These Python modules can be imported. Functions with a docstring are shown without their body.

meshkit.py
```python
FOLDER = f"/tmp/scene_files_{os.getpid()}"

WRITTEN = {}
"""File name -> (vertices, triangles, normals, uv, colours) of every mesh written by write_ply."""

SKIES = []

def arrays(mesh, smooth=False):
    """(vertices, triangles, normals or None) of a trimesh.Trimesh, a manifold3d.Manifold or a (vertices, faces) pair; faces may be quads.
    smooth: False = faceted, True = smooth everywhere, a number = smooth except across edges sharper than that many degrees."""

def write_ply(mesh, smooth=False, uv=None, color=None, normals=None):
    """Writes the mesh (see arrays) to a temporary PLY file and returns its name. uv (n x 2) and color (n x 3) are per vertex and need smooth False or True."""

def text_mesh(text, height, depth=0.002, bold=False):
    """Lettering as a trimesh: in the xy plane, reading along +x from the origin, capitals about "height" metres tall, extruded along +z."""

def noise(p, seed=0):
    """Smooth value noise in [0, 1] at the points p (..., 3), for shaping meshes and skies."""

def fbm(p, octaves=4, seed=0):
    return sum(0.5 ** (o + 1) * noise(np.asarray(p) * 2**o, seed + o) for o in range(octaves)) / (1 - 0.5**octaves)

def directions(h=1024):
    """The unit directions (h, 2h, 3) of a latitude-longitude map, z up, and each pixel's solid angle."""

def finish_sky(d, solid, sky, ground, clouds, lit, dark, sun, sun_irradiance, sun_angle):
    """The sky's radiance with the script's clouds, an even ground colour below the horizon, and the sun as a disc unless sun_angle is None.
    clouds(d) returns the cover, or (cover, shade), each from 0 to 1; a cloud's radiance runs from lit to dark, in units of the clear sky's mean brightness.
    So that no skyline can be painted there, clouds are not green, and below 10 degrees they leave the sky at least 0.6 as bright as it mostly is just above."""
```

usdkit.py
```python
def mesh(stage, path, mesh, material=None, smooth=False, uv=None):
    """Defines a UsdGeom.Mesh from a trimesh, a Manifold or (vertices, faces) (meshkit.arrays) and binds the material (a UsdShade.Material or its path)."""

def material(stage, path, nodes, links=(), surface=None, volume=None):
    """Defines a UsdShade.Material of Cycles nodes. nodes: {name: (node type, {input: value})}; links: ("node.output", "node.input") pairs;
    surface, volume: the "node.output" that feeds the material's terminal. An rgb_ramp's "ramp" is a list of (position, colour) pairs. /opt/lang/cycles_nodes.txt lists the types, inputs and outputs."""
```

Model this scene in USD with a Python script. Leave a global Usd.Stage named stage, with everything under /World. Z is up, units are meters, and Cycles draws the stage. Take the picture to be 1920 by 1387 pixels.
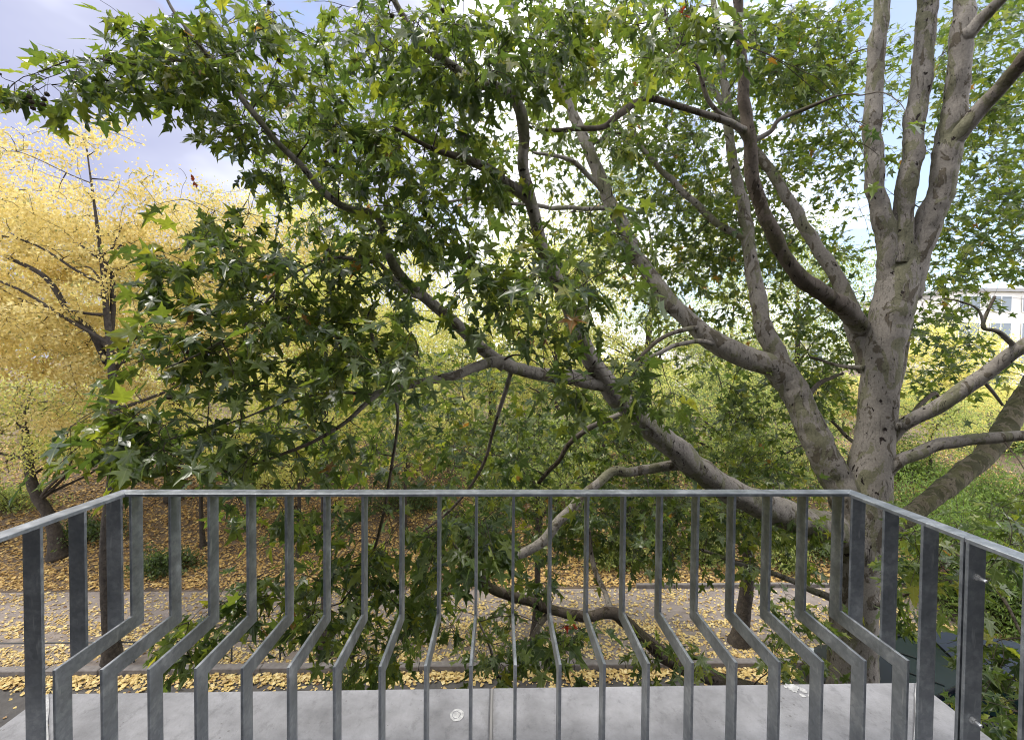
import math
import numpy as np
import trimesh
import usdkit
import meshkit
from scipy.spatial import cKDTree
from pxr import Gf, Sdf, Usd, UsdGeom, UsdLux, UsdShade, Vt

# ------------------------------------------------------------------ stage, camera, sky, sun, exposure
stage = Usd.Stage.CreateInMemory()
UsdGeom.SetStageUpAxis(stage, UsdGeom.Tokens.z)
UsdGeom.SetStageMetersPerUnit(stage, 1.0)
UsdGeom.Xform.Define(stage, "/World")
UsdGeom.Scope.Define(stage, "/World/Looks")

EYE = 6.0                       # eye height above the road
FPX = 820.0                     # focal length in pixels of the 1920-wide photograph
YAW, PITCH, ROLL = 0.02875, -0.02266, 0.00848
EXPOSURE = 1.32
SUN_EL, SUN_AZ = math.radians(57), math.radians(-85)     # azimuth from +y towards +x
SKY_STRENGTH, SUN_INTENSITY = 0.11, 0.4


def cam_axes():
    cy, sy, cp, sp, cr, sr = math.cos(YAW), math.sin(YAW), math.cos(PITCH), math.sin(PITCH), math.cos(ROLL), math.sin(ROLL)
    f = np.array([sy * cp, cy * cp, sp])
    r0 = np.array([cy, -sy, 0.0])
    u0 = np.cross(r0, f)
    return cr * r0 + sr * u0, -sr * r0 + cr * u0, f


RIGHT, UP, FWD = cam_axes()
CAM = np.array([0.0, 0.0, EYE])
camera = UsdGeom.Camera.Define(stage, "/World/camera")
m = np.eye(4)
m[0, :3], m[1, :3], m[2, :3], m[3, :3] = RIGHT, UP, -FWD, CAM
camera.AddTransformOp().Set(Gf.Matrix4d(*m.ravel().tolist()))
camera.CreateHorizontalApertureAttr(36.0)
camera.CreateVerticalApertureAttr(36.0 * 739 / 1024)
camera.CreateFocalLengthAttr(36.0 * FPX / 1920)
camera.CreateClippingRangeAttr(Gf.Vec2f(0.05, 2000))
camera.CreateExposureAttr(EXPOSURE)

sun_dir = np.array([math.sin(SUN_AZ) * math.cos(SUN_EL), math.cos(SUN_AZ) * math.cos(SUN_EL), math.sin(SUN_EL)])
BANK_DIR = (-0.674, 0.681, 0.287)        # a grey cloud bank stands to the left
BLUE_DIR = (0.566, 0.736, 0.371)         # the cloud is thin to the right
SKYMAT = usdkit.material(stage, "/World/Looks/sky_air", {
    "sky": ("sky_texture", {"sky_type": "single_scattering", "sun_disc": False, "sun_elevation": SUN_EL, "sun_rotation": SUN_AZ,
                            "altitude": 50.0, "air_density": 1.0, "aerosol_density": 0.6, "ozone_density": 1.0}),
    "tc": ("texture_coordinate", {}),
    "mp": ("mapping", {"scale": (1.0, 1.0, 2.0), "location": (0.35, 0.1, 0.2)}),
    "n1": ("noise_texture", {"scale": 2.6, "detail": 6.0, "roughness": 0.55}),
    "n2": ("noise_texture", {"scale": 1.6, "detail": 5.0, "roughness": 0.55}),
    "db": ("vector_math", {"math_type": "dot_product", "vector2": BANK_DIR}),
    "bk": ("map_range", {"range_type": "smoothstep", "from_min": 0.66, "from_max": 0.93, "to_min": 0.0, "to_max": 0.5}),
    "bn": ("math", {"math_type": "subtract"}),
    "dh": ("vector_math", {"math_type": "dot_product", "vector2": BLUE_DIR}),
    "hl": ("map_range", {"range_type": "smoothstep", "from_min": 0.80, "from_max": 0.98, "to_min": 0.0, "to_max": 0.22}),
    "hn": ("math", {"math_type": "subtract"}),
    "cover": ("rgb_ramp", {"ramp": [(0.0, (0.12, 0.12, 0.12)), (0.30, (0.16, 0.16, 0.16)), (0.42, (0.97, 0.97, 0.97)), (1.0, (1, 1, 1))]}),
    "tone": ("rgb_ramp", {"ramp": [(0.0, (2.05, 2.15, 3.05)), (0.10, (2.5, 2.6, 3.4)), (0.26, (4.2, 4.3, 5.2)), (0.42, (9.0, 9.1, 9.8)), (1.0, (13, 13, 13))]}),
    "mx": ("mix_color", {"use_clamp": False, "use_clamp_result": False}),
    "bg": ("background_shader", {"strength": SKY_STRENGTH}),
}, [("tc.generated", "mp.vector"), ("mp.vector", "n1.vector"), ("mp.vector", "n2.vector"), ("tc.generated", "db.vector1"), ("tc.generated", "dh.vector1"),
    ("db.value", "bk.value"), ("dh.value", "hl.value"), ("n2.fac", "bn.value1"), ("bk.result", "bn.value2"), ("n1.fac", "hn.value1"), ("hl.result", "hn.value2"),
    ("hn.value", "cover.fac"), ("bn.value", "tone.fac"),
    ("cover.color", "mx.fac"), ("sky.color", "mx.a"), ("tone.color", "mx.b"), ("mx.result", "bg.color")], surface="bg.background")
sky = UsdLux.DomeLight.Define(stage, "/World/sky")
UsdShade.MaterialBindingAPI.Apply(sky.GetPrim()).Bind(SKYMAT)
sky.GetPrim().SetCustomDataByKey("kind", "structure")
sun = UsdLux.DistantLight.Define(stage, "/World/sun")
sun.CreateNormalizeAttr(True)
sun.CreateIntensityAttr(SUN_INTENSITY)
sun.CreateAngleAttr(14.0)
sun.CreateColorAttr(Gf.Vec3f(1.0, 0.95, 0.87))
zax = sun_dir
xax = np.cross([0, 0, 1.0], zax); xax /= np.linalg.norm(xax)
yax = np.cross(zax, xax)
m = np.eye(4); m[0, :3], m[1, :3], m[2, :3] = xax, yax, zax
sun.AddTransformOp().Set(Gf.Matrix4d(*m.ravel().tolist()))

# ------------------------------------------------------------------ helpers
taken = {}


def path_for(name, parent=None):
    base = parent.GetPath().pathString if parent is not None else "/World"
    k = taken.get((base, name), 0)
    taken[(base, name)] = k + 1
    return f"{base}/{name}" if k == 0 else f"{base}/{name}_{k:03d}"


def tag(prim, label=None, cat=None, group=None, kind=None):
    for key, val in (("label", label), ("category", cat), ("group", group), ("kind", kind)):
        if val:
            prim.SetCustomDataByKey(key, val)
    return prim


def thing(name, label, cat, loc=(0, 0, 0), rotz=0.0, group=None):
    x = UsdGeom.Xform.Define(stage, path_for(name))
    x.AddTranslateOp().Set(Gf.Vec3d(*map(float, loc)))
    if rotz:
        x.AddRotateZOp().Set(math.degrees(rotz))
    x.GetPrim().SetCustomDataByKey("base", Gf.Vec3d(*map(float, loc)))
    return tag(x.GetPrim(), label, cat, group)


def base_of(t):
    return np.array(t.GetCustomDataByKey("base")) if t is not None and t.GetCustomDataByKey("base") else np.zeros(3)


def put(name, mesh, mat, parent=None, smooth=False, tone=None, kind=None, label=None, blade=None):
    """One Mesh prim. World-space vertices; a thing's translation is taken off."""
    v, f = (mesh.vertices, mesh.faces) if hasattr(mesh, "vertices") else mesh
    off = np.zeros(3)
    top = parent
    if parent is not None:
        top = stage.GetPrimAtPath("/".join(parent.GetPath().pathString.split("/")[:3]))
        off = base_of(top)
    p = usdkit.mesh(stage, path_for(name, parent), (np.asarray(v, float) - off, np.asarray(f)), mat, smooth=smooth)
    if tone is not None:
        UsdGeom.PrimvarsAPI(p).CreatePrimvar("tone", Sdf.ValueTypeNames.FloatArray, "vertex").Set(Vt.FloatArray.FromNumpy(np.asarray(tone, np.float32)))
    if blade is not None:
        UsdGeom.PrimvarsAPI(p).CreatePrimvar("blade", Sdf.ValueTypeNames.Float3Array, "vertex").Set(Vt.Vec3fArray.FromNumpy(np.asarray(blade, np.float32)))
    return tag(p.GetPrim(), label, None, None, kind)


def ray(px, py):
    return FWD + RIGHT * (px - 960) / FPX + UP * (693.5 - py) / FPX


def at(px, py, d):
    """The point at forward distance d seen at a pixel of the photograph."""
    return CAM + ray(px, py) * d


def on_plane(px, py, z):
    r = ray(px, py)
    return CAM + r * ((z - CAM[2]) / r[2])


def join(parts):
    vs, fs, n = [], [], 0
    for v, f in parts:
        vs.append(v); fs.append(np.asarray(f) + n); n += len(v)
    return np.vstack(vs), np.vstack(fs)


def box(x0, x1, y0, y1, z0, z1, bevel=0.0):
    if bevel <= 0:
        b = trimesh.creation.box([x1 - x0, y1 - y0, z1 - z0])
        b.apply_translation([(x0 + x1) / 2, (y0 + y1) / 2, (z0 + z1) / 2])
        return b.vertices, b.faces
    c = np.array([(x0 + x1) / 2, (y0 + y1) / 2, (z0 + z1) / 2]); h = np.array([x1 - x0, y1 - y0, z1 - z0]) / 2
    pts = []
    for s in np.ndindex(2, 2, 2):
        s = np.array(s) * 2 - 1
        for k in range(3):
            q = h - bevel; q[k] = h[k]
            pts.append(c + s * q)
    hull = trimesh.convex.convex_hull(np.array(pts))
    return hull.vertices, hull.faces


def prism(poly, axis, a, b):
    """Polygon (n x 2) extruded along an axis from a to b. For axis x the polygon is (y, z), for z it is (x, y), for y it is (x, z)."""
    from shapely.geometry import Polygon
    g = trimesh.creation.extrude_polygon(Polygon(poly), b - a, engine="earcut")
    v, f = np.array(g.vertices), np.array(g.faces)
    if axis == "x":
        v = np.stack([v[:, 2] + a, v[:, 0], v[:, 1]], 1)
    elif axis == "y":
        v = np.stack([v[:, 0], v[:, 2] + a, v[:, 1]], 1); f = f[:, ::-1]
    else:
        v = v + [0, 0, a]
    return v, f


def cylinder(p0, p1, r0, r1=None, sides=12):
    return tube(np.array([p0, p1], float), np.array([r0, r1 if r1 is not None else r0]), sides)


def catmull(p, step):
    """Smooth resampling of a polyline of any number of columns (the first three are the point)."""
    p = np.asarray(p, float)
    if len(p) == 2:
        n = max(2, int(np.linalg.norm(p[1, :3] - p[0, :3]) / step) + 1)
        t = np.linspace(0, 1, n)[:, None]
        return p[0] * (1 - t) + p[1] * t
    q = np.vstack([2 * p[0] - p[1], p, 2 * p[-1] - p[-2]])
    out = []
    for i in range(1, len(q) - 2):
        n = max(2, int(np.linalg.norm(q[i + 1, :3] - q[i, :3]) / step) + 1)
        t = np.linspace(0, 1, n, endpoint=False)[:, None]
        a, b, c, d = q[i - 1], q[i], q[i + 1], q[i + 2]
        out.append(0.5 * (2 * b + (c - a) * t + (2 * a - 5 * b + 4 * c - d) * t**2 + (3 * b - a - 3 * c + d) * t**3))
    out.append(p[-1:])
    return np.vstack(out)


def tube(p, r, sides=8, rough=0.0, seed=0, lump=7.0):
    p = np.asarray(p, float); r = np.asarray(r, float)
    t = np.gradient(p, axis=0)
    t /= np.linalg.norm(t, axis=1, keepdims=True) + 1e-12
    a = np.zeros_like(p)
    x = np.cross(t[0], [0.3, 0.8, 0.52]); x /= np.linalg.norm(x)
    for i in range(len(p)):
        x = x - t[i] * x.dot(t[i]); x /= np.linalg.norm(x) + 1e-12
        a[i] = x
    b = np.cross(t, a)
    ang = np.arange(sides) * 2 * np.pi / sides
    d = np.cos(ang)[None, :, None] * a[:, None] + np.sin(ang)[None, :, None] * b[:, None]
    rr = np.broadcast_to(r[:, None, None], (len(p), sides, 1)).copy()
    if rough:
        q = p[:, None] + d * rr
        rr *= 1 + rough * (2 * meshkit.fbm(q * lump, 3, seed)[..., None] - 1)
    v = (p[:, None] + d * rr).reshape(-1, 3)
    i, j = np.meshgrid(np.arange(len(p) - 1), np.arange(sides), indexing="ij")
    q = np.stack([i * sides + j, i * sides + (j + 1) % sides, (i + 1) * sides + (j + 1) % sides, (i + 1) * sides + j], -1).reshape(-1, 4)
    f = np.vstack([q[:, [0, 1, 2]], q[:, [0, 2, 3]]])
    v = np.vstack([v, p[0] , p[-1]])
    n, k = len(v), np.arange(sides)
    e = (len(p) - 1) * sides
    f = np.vstack([f, np.stack([(k + 1) % sides, k, np.full(sides, n - 2)], 1), np.stack([e + k, e + (k + 1) % sides, np.full(sides, n - 1)], 1)])
    return v, f


# ------------------------------------------------------------------ materials
L = "/World/Looks/"


def mat(name, nodes, links=(), surface="p.BSDF"):
    return usdkit.material(stage, L + name, nodes, links, surface=surface)


def plain(name, color, rough=0.6, metallic=0.0, spec=0.5, coat=0.0):
    return mat(name, {"p": ("principled_bsdf", {"base_color": color, "roughness": rough, "metallic": metallic, "specular_ior_level": spec, "coat_weight": coat})})


def noisy(name, ramp, scale=8.0, rough=0.8, detail=6.0, bump=0.3, bscale=60.0, dist=0.01, spec=0.3, metallic=0.0, nrough=0.6):
    return mat(name, {
        "g": ("geometry", {}), "n": ("noise_texture", {"scale": scale, "detail": detail, "roughness": nrough}), "r": ("rgb_ramp", {"ramp": ramp}),
        "n2": ("noise_texture", {"scale": bscale, "detail": 4.0}), "b": ("bump", {"strength": bump, "distance": dist}),
        "p": ("principled_bsdf", {"roughness": rough, "specular_ior_level": spec, "metallic": metallic})},
        [("g.position", "n.vector"), ("g.position", "n2.vector"), ("n.fac", "r.fac"), ("r.color", "p.base_color"), ("n2.fac", "b.height"), ("b.normal", "p.normal")])


def leaf_mat(name, ramp, under=(0.22, 0.27, 0.16), under_mix=0.35, glow=(1.2, 1.35, 0.6), trans=0.38, rough=0.42, spec=0.5, veins=False):
    """Leaf: colour by the leaf's own tone, a paler underside, light coming through; veins run from the stalk to the lobes."""
    if veins:
        return mat(name, {
            "t": ("attribute", {"attribute": "tone"}), "r": ("rgb_ramp", {"ramp": ramp}), "g": ("geometry", {}),
            "lp": ("attribute", {"attribute": "blade"}), "sx": ("separate_xyz", {}), "an": ("math", {"math_type": "arctan2"}), "sc": ("math", {"math_type": "multiply_add", "value2": 1.0 / 0.99, "value3": 10.5}),
            "fr": ("math", {"math_type": "fraction"}), "ce": ("math", {"math_type": "subtract", "value2": 0.5}), "ab": ("math", {"math_type": "absolute"}), "ln": ("vector_math", {"math_type": "length"}), "wd": ("math", {"math_type": "multiply"}),
            "vm": ("map_range", {"range_type": "smoothstep", "from_min": 0.008, "from_max": 0.03, "to_min": 0.55, "to_max": 0.0}),
            "nz": ("noise_texture", {"scale": 5.0, "detail": 4.0}), "nm": ("rgb_ramp", {"ramp": [(0.3, (0.78, 0.80, 0.78)), (0.7, (1.12, 1.10, 1.05))]}), "mot": ("mix_color", {"blend_type": "multiply", "fac": 1.0, "use_clamp": False, "use_clamp_result": False}),
            "v": ("mix_color", {"b": (0.26, 0.30, 0.12)}),
            "um": ("math", {"math_type": "multiply", "value2": under_mix}), "u": ("mix_color", {"b": under}),
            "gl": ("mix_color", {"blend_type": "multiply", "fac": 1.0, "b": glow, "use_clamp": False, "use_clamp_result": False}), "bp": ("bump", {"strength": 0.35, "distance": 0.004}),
            "p": ("principled_bsdf", {"roughness": rough, "specular_ior_level": spec}), "tr": ("translucent_bsdf", {}), "m": ("mix_closure", {"fac": trans})},
            [("t.fac", "r.fac"), ("lp.vector", "sx.vector"), ("sx.x", "an.value1"), ("sx.y", "an.value2"), ("an.value", "sc.value1"), ("sc.value", "fr.value1"), ("fr.value", "ce.value1"), ("ce.value", "ab.value1"),
             ("lp.vector", "ln.vector1"), ("ab.value", "wd.value1"), ("ln.value", "wd.value2"), ("wd.value", "vm.value"), ("lp.vector", "nz.vector"), ("nz.fac", "nm.fac"), ("r.color", "mot.a"), ("nm.color", "mot.b"),
             ("vm.result", "v.fac"), ("mot.result", "v.a"), ("vm.result", "bp.height"), ("bp.normal", "p.normal"),
             ("g.backfacing", "um.value1"), ("um.value", "u.fac"), ("v.result", "u.a"), ("u.result", "p.base_color"),
             ("mot.result", "gl.a"), ("gl.result", "tr.color"), ("p.BSDF", "m.closure1"), ("tr.BSDF", "m.closure2")], surface="m.closure")
    return mat(name, {
        "t": ("attribute", {"attribute": "tone"}), "r": ("rgb_ramp", {"ramp": ramp}), "g": ("geometry", {}),
        "um": ("math", {"math_type": "multiply", "value2": under_mix}), "u": ("mix_color", {"b": under}),
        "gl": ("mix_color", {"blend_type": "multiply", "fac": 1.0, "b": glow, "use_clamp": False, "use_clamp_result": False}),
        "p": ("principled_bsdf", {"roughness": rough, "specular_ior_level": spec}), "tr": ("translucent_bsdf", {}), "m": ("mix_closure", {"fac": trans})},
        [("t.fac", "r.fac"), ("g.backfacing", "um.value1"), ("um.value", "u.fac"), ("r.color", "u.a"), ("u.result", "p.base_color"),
         ("r.color", "gl.a"), ("gl.result", "tr.color"), ("p.BSDF", "m.closure1"), ("tr.BSDF", "m.closure2")], surface="m.closure")


STEEL = mat("galvanised_steel", {
    "g": ("geometry", {}), "v": ("voronoi_texture", {"scale": 90.0}), "n": ("noise_texture", {"scale": 14.0, "detail": 8.0, "roughness": 0.7}),
    "mp": ("mapping", {"scale": (60.0, 60.0, 9.0), "rotation": (0.5, 0.4, 0.3)}), "s": ("noise_texture", {"scale": 1.0, "detail": 3.0}),
    "r": ("rgb_ramp", {"ramp": [(0.25, (0.19, 0.21, 0.23)), (0.5, (0.29, 0.31, 0.33)), (0.75, (0.50, 0.52, 0.54))]}),
    "x": ("mix_color", {"blend_type": "overlay", "fac": 0.28}), "bw": ("rgb_ramp", {"ramp": [(0.0, (0.3, 0.3, 0.3)), (1.0, (0.75, 0.75, 0.75))]}),
    "sr": ("rgb_ramp", {"ramp": [(0.0, (0.0, 0.0, 0.0)), (0.66, (0, 0, 0)), (0.74, (0.5, 0.5, 0.5)), (1.0, (0.6, 0.6, 0.6))]}), "y": ("mix_color", {"b": (0.62, 0.64, 0.65)}),
    "rr": ("map_range", {"from_min": 0.2, "from_max": 0.8, "to_min": 0.36, "to_max": 0.56}), "b": ("bump", {"strength": 0.08, "distance": 0.003}),
    "p": ("principled_bsdf", {"metallic": 0.88})},
    [("g.position", "v.vector"), ("g.position", "n.vector"), ("g.position", "mp.vector"), ("mp.vector", "s.vector"), ("n.fac", "r.fac"), ("v.color", "bw.fac"),
     ("r.color", "x.a"), ("bw.color", "x.b"), ("s.fac", "sr.fac"), ("sr.color", "y.fac"), ("x.result", "y.a"), ("y.result", "p.base_color"),
     ("n.fac", "rr.value"), ("rr.result", "p.roughness"), ("n.fac", "b.height"), ("b.normal", "p.normal")])
ZINC = plain("zinc_bolt", (0.6, 0.61, 0.62), 0.25, 0.9)
def concrete(name, joint_x=None):
    nodes = {
        "g": ("geometry", {}), "n": ("noise_texture", {"scale": 3.2, "detail": 9.0, "roughness": 0.68}), "r": ("rgb_ramp", {"ramp": [(0.3, (0.12, 0.12, 0.126)), (0.5, (0.215, 0.215, 0.225)), (0.7, (0.315, 0.315, 0.332))]}),
        "mp": ("mapping", {"scale": (26.0, 18.0, 10.0), "rotation": (0, 0, 0.6)}), "s": ("noise_texture", {"scale": 1.0, "detail": 6.0, "roughness": 0.75}),
        "sr": ("rgb_ramp", {"ramp": [(0.0, (0.45, 0.45, 0.45)), (0.36, (0.6, 0.6, 0.6)), (0.46, (1, 1, 1)), (1, (1, 1, 1))]}),
        "x": ("mix_color", {"blend_type": "multiply", "fac": 0.5}), "n2": ("noise_texture", {"scale": 140.0, "detail": 5.0}), "b": ("bump", {"strength": 0.3, "distance": 0.004}),
        "pv": ("voronoi_texture", {"scale": 38.0}), "pn": ("noise_texture", {"scale": 7.0, "detail": 3.0}), "pm": ("map_range", {"from_min": 0.5, "from_max": 0.7, "to_min": 0.0, "to_max": 0.16}), "ps": ("math", {"math_type": "less_than"}), "pf": ("math", {"math_type": "multiply", "value2": 0.55}),
        "pc": ("mix_color", {"b": (0.07, 0.065, 0.06)}), "p": ("principled_bsdf", {"roughness": 0.7, "specular_ior_level": 0.4})}
    links = [("g.position", "n.vector"), ("g.position", "mp.vector"), ("mp.vector", "s.vector"), ("g.position", "n2.vector"), ("n.fac", "r.fac"), ("s.fac", "sr.fac"), ("r.color", "x.a"), ("sr.color", "x.b"),
             ("g.position", "pv.vector"), ("g.position", "pn.vector"), ("pn.fac", "pm.value"), ("pv.distance", "ps.value1"), ("pm.result", "ps.value2"), ("ps.value", "pf.value1"), ("pf.value", "pc.fac"), ("x.result", "pc.a"),
             ("n2.fac", "b.height"), ("b.normal", "p.normal")]
    if joint_x is None:
        links.append(("pc.result", "p.base_color"))
    else:       # damp stain that creeps out from the butt joint
        nodes |= {"sx": ("separate_xyz", {}), "jd": ("math", {"math_type": "subtract", "value2": joint_x}), "ja": ("math", {"math_type": "absolute"}), "jn": ("noise_texture", {"scale": 9.0, "detail": 5.0, "roughness": 0.65}),
                  "jw": ("map_range", {"from_min": 0.3, "from_max": 0.7, "to_min": 0.0, "to_max": 0.05}), "jr": ("math", {"math_type": "divide"}), "jf": ("map_range", {"range_type": "smoothstep", "from_min": 0.3, "from_max": 1.2, "to_min": 0.4, "to_max": 0.0}), "jc": ("mix_color", {"b": (0.10, 0.098, 0.095)})}
        links += [("g.position", "sx.vector"), ("sx.x", "jd.value1"), ("jd.value", "ja.value1"), ("g.position", "jn.vector"), ("jn.fac", "jw.value"), ("ja.value", "jr.value1"), ("jw.result", "jr.value2"), ("jr.value", "jf.value"),
                  ("jf.result", "jc.fac"), ("pc.result", "jc.a"), ("jc.result", "p.base_color")]
    return mat(name, nodes, links)


CONCRETE = concrete("coping_concrete")
STAIN = plain("damp_stain", (0.19, 0.185, 0.18), 0.7)
WHITE_SPLASH = noisy("dried_white", [(0.35, (0.28, 0.28, 0.28)), (0.65, (0.46, 0.46, 0.455))], 60, 0.8, bump=0.2, bscale=200)


def bark(name, pale, mid, dark, flake_lo=0.44, stretch=(6.0, 6.0, 3.4), bump=1.0):
    """Plane bark: pale ground, sharp-edged olive and brown flakes, dark scars and fine cracks; "tone" leads from smooth pale bark to darker brown bark."""
    olive = tuple(0.5 * (a + b) * w for a, b, w in zip(pale, mid, (0.98, 1.06, 0.84)))
    return mat(name, {
        "g": ("geometry", {}), "mp": ("mapping", {"scale": stretch}), "n": ("noise_texture", {"scale": 1.0, "detail": 5.0, "roughness": 0.62, "distortion": 0.6}),
        "f": ("rgb_ramp", {"ramp": [(0.0, (1, 1, 1)), (flake_lo - 0.01, (1, 1, 1)), (flake_lo + 0.01, (0, 0, 0)), (1.0, (0, 0, 0))]}),
        "mp2": ("mapping", {"scale": (4.2, 4.2, 2.0), "location": (7, 3, 1)}), "nb": ("noise_texture", {"scale": 1.0, "detail": 6.0, "roughness": 0.65, "distortion": 0.5}),
        "f2": ("rgb_ramp", {"ramp": [(0.0, (0, 0, 0)), (0.535, (0, 0, 0)), (0.555, (1, 1, 1)), (1.0, (1, 1, 1))]}),
        "mp3": ("mapping", {"scale": (17.0, 17.0, 10.0), "location": (2, 9, 4)}), "nc": ("noise_texture", {"scale": 1.0, "detail": 3.0, "distortion": 0.4}),
        "f3": ("rgb_ramp", {"ramp": [(0.0, (1, 1, 1)), (0.31, (1, 1, 1)), (0.33, (0, 0, 0)), (1.0, (0, 0, 0))]}),
        "mp4": ("mapping", {"scale": (16.0, 16.0, 2.2), "location": (1, 5, 8)}), "nd": ("noise_texture", {"scale": 1.0, "detail": 4.0, "roughness": 0.6, "distortion": 0.8}),
        "f4": ("rgb_ramp", {"ramp": [(0.0, (0, 0, 0)), (0.484, (0, 0, 0)), (0.496, (0.75, 0.75, 0.75)), (0.504, (0.75, 0.75, 0.75)), (0.516, (0, 0, 0)), (1, (0, 0, 0))]}),
        "mk": ("rgb_ramp", {"ramp": [(0.0, (0, 0, 0)), (0.5, (0, 0, 0)), (0.58, (1, 1, 1)), (1, (1, 1, 1))]}), "cm": ("math", {"math_type": "multiply"}),
        "fine": ("noise_texture", {"scale": 46.0, "detail": 7.0, "roughness": 0.7}), "fr": ("rgb_ramp", {"ramp": [(0.25, (0.6, 0.6, 0.6)), (0.75, (1.22, 1.22, 1.22))]}),
        "c1": ("mix_color", {"a": pale, "b": mid}), "c2": ("mix_color", {"b": olive}), "c3": ("mix_color", {"b": dark}), "c5": ("mix_color", {"b": dark}),
        "c4": ("mix_color", {"blend_type": "multiply", "fac": 1.0, "use_clamp": False, "use_clamp_result": False}),
        "t": ("attribute", {"attribute": "tone"}), "darker": ("mix_color", {"a": (1, 1, 1), "b": (0.36, 0.31, 0.27)}), "c6": ("mix_color", {"blend_type": "multiply", "fac": 1.0, "use_clamp": False, "use_clamp_result": False}),
        "h1": ("math", {"math_type": "multiply", "value2": 0.7}), "h2": ("math", {"math_type": "multiply_add", "value2": -0.6}), "h4": ("math", {"math_type": "multiply_add", "value2": -0.5}), "h3": ("math", {"math_type": "multiply_add", "value2": 0.6}),
        "b": ("bump", {"strength": bump, "distance": 0.009}), "p": ("principled_bsdf", {"roughness": 0.85, "specular_ior_level": 0.2})},
        [("g.position", "mp.vector"), ("mp.vector", "n.vector"), ("n.fac", "f.fac"), ("g.position", "mp2.vector"), ("mp2.vector", "nb.vector"), ("nb.fac", "f2.fac"),
         ("g.position", "mp3.vector"), ("mp3.vector", "nc.vector"), ("nc.fac", "f3.fac"), ("g.position", "mp4.vector"), ("mp4.vector", "nd.vector"), ("nd.fac", "f4.fac"), ("g.position", "fine.vector"), ("fine.fac", "fr.fac"),
         ("n.fac", "mk.fac"), ("f4.color", "cm.value1"), ("mk.color", "cm.value2"),
         ("f2.color", "c2.fac"), ("c1.result", "c2.a"), ("f.color", "c1.fac"), ("c2.result", "c3.a"), ("f3.color", "c3.fac"), ("c3.result", "c5.a"), ("cm.value", "c5.fac"), ("c5.result", "c4.a"), ("fr.color", "c4.b"),
         ("t.fac", "darker.fac"), ("c4.result", "c6.a"), ("darker.result", "c6.b"),
         ("c6.result", "p.base_color"), ("f.color", "h1.value1"), ("f3.color", "h2.value1"), ("h1.value", "h2.value3"), ("cm.value", "h4.value1"), ("h2.value", "h4.value3"), ("fine.fac", "h3.value1"), ("h4.value", "h3.value3"),
         ("h3.value", "b.height"), ("b.normal", "p.normal")])


BARK = bark("plane_bark", (0.26, 0.235, 0.205), (0.125, 0.106, 0.08), (0.03, 0.023, 0.02), flake_lo=0.42)
BARK_DARK = "darker"              # plane bark that turns brown along the limb
BARK_MOSSY = bark("mossy_plane_bark", (0.16, 0.135, 0.09), (0.07, 0.066, 0.032), (0.04, 0.03, 0.02), flake_lo=0.5)
TWIG = noisy("twig_bark", [(0.3, (0.035, 0.027, 0.022)), (0.7, (0.10, 0.08, 0.06))], 9, 0.85, bump=0.4, bscale=90)
ROUGH_BARK = noisy("furrowed_bark", [(0.3, (0.022, 0.018, 0.015)), (0.7, (0.07, 0.057, 0.046))], 14, 0.9, bump=0.9, bscale=35, dist=0.02)

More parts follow.
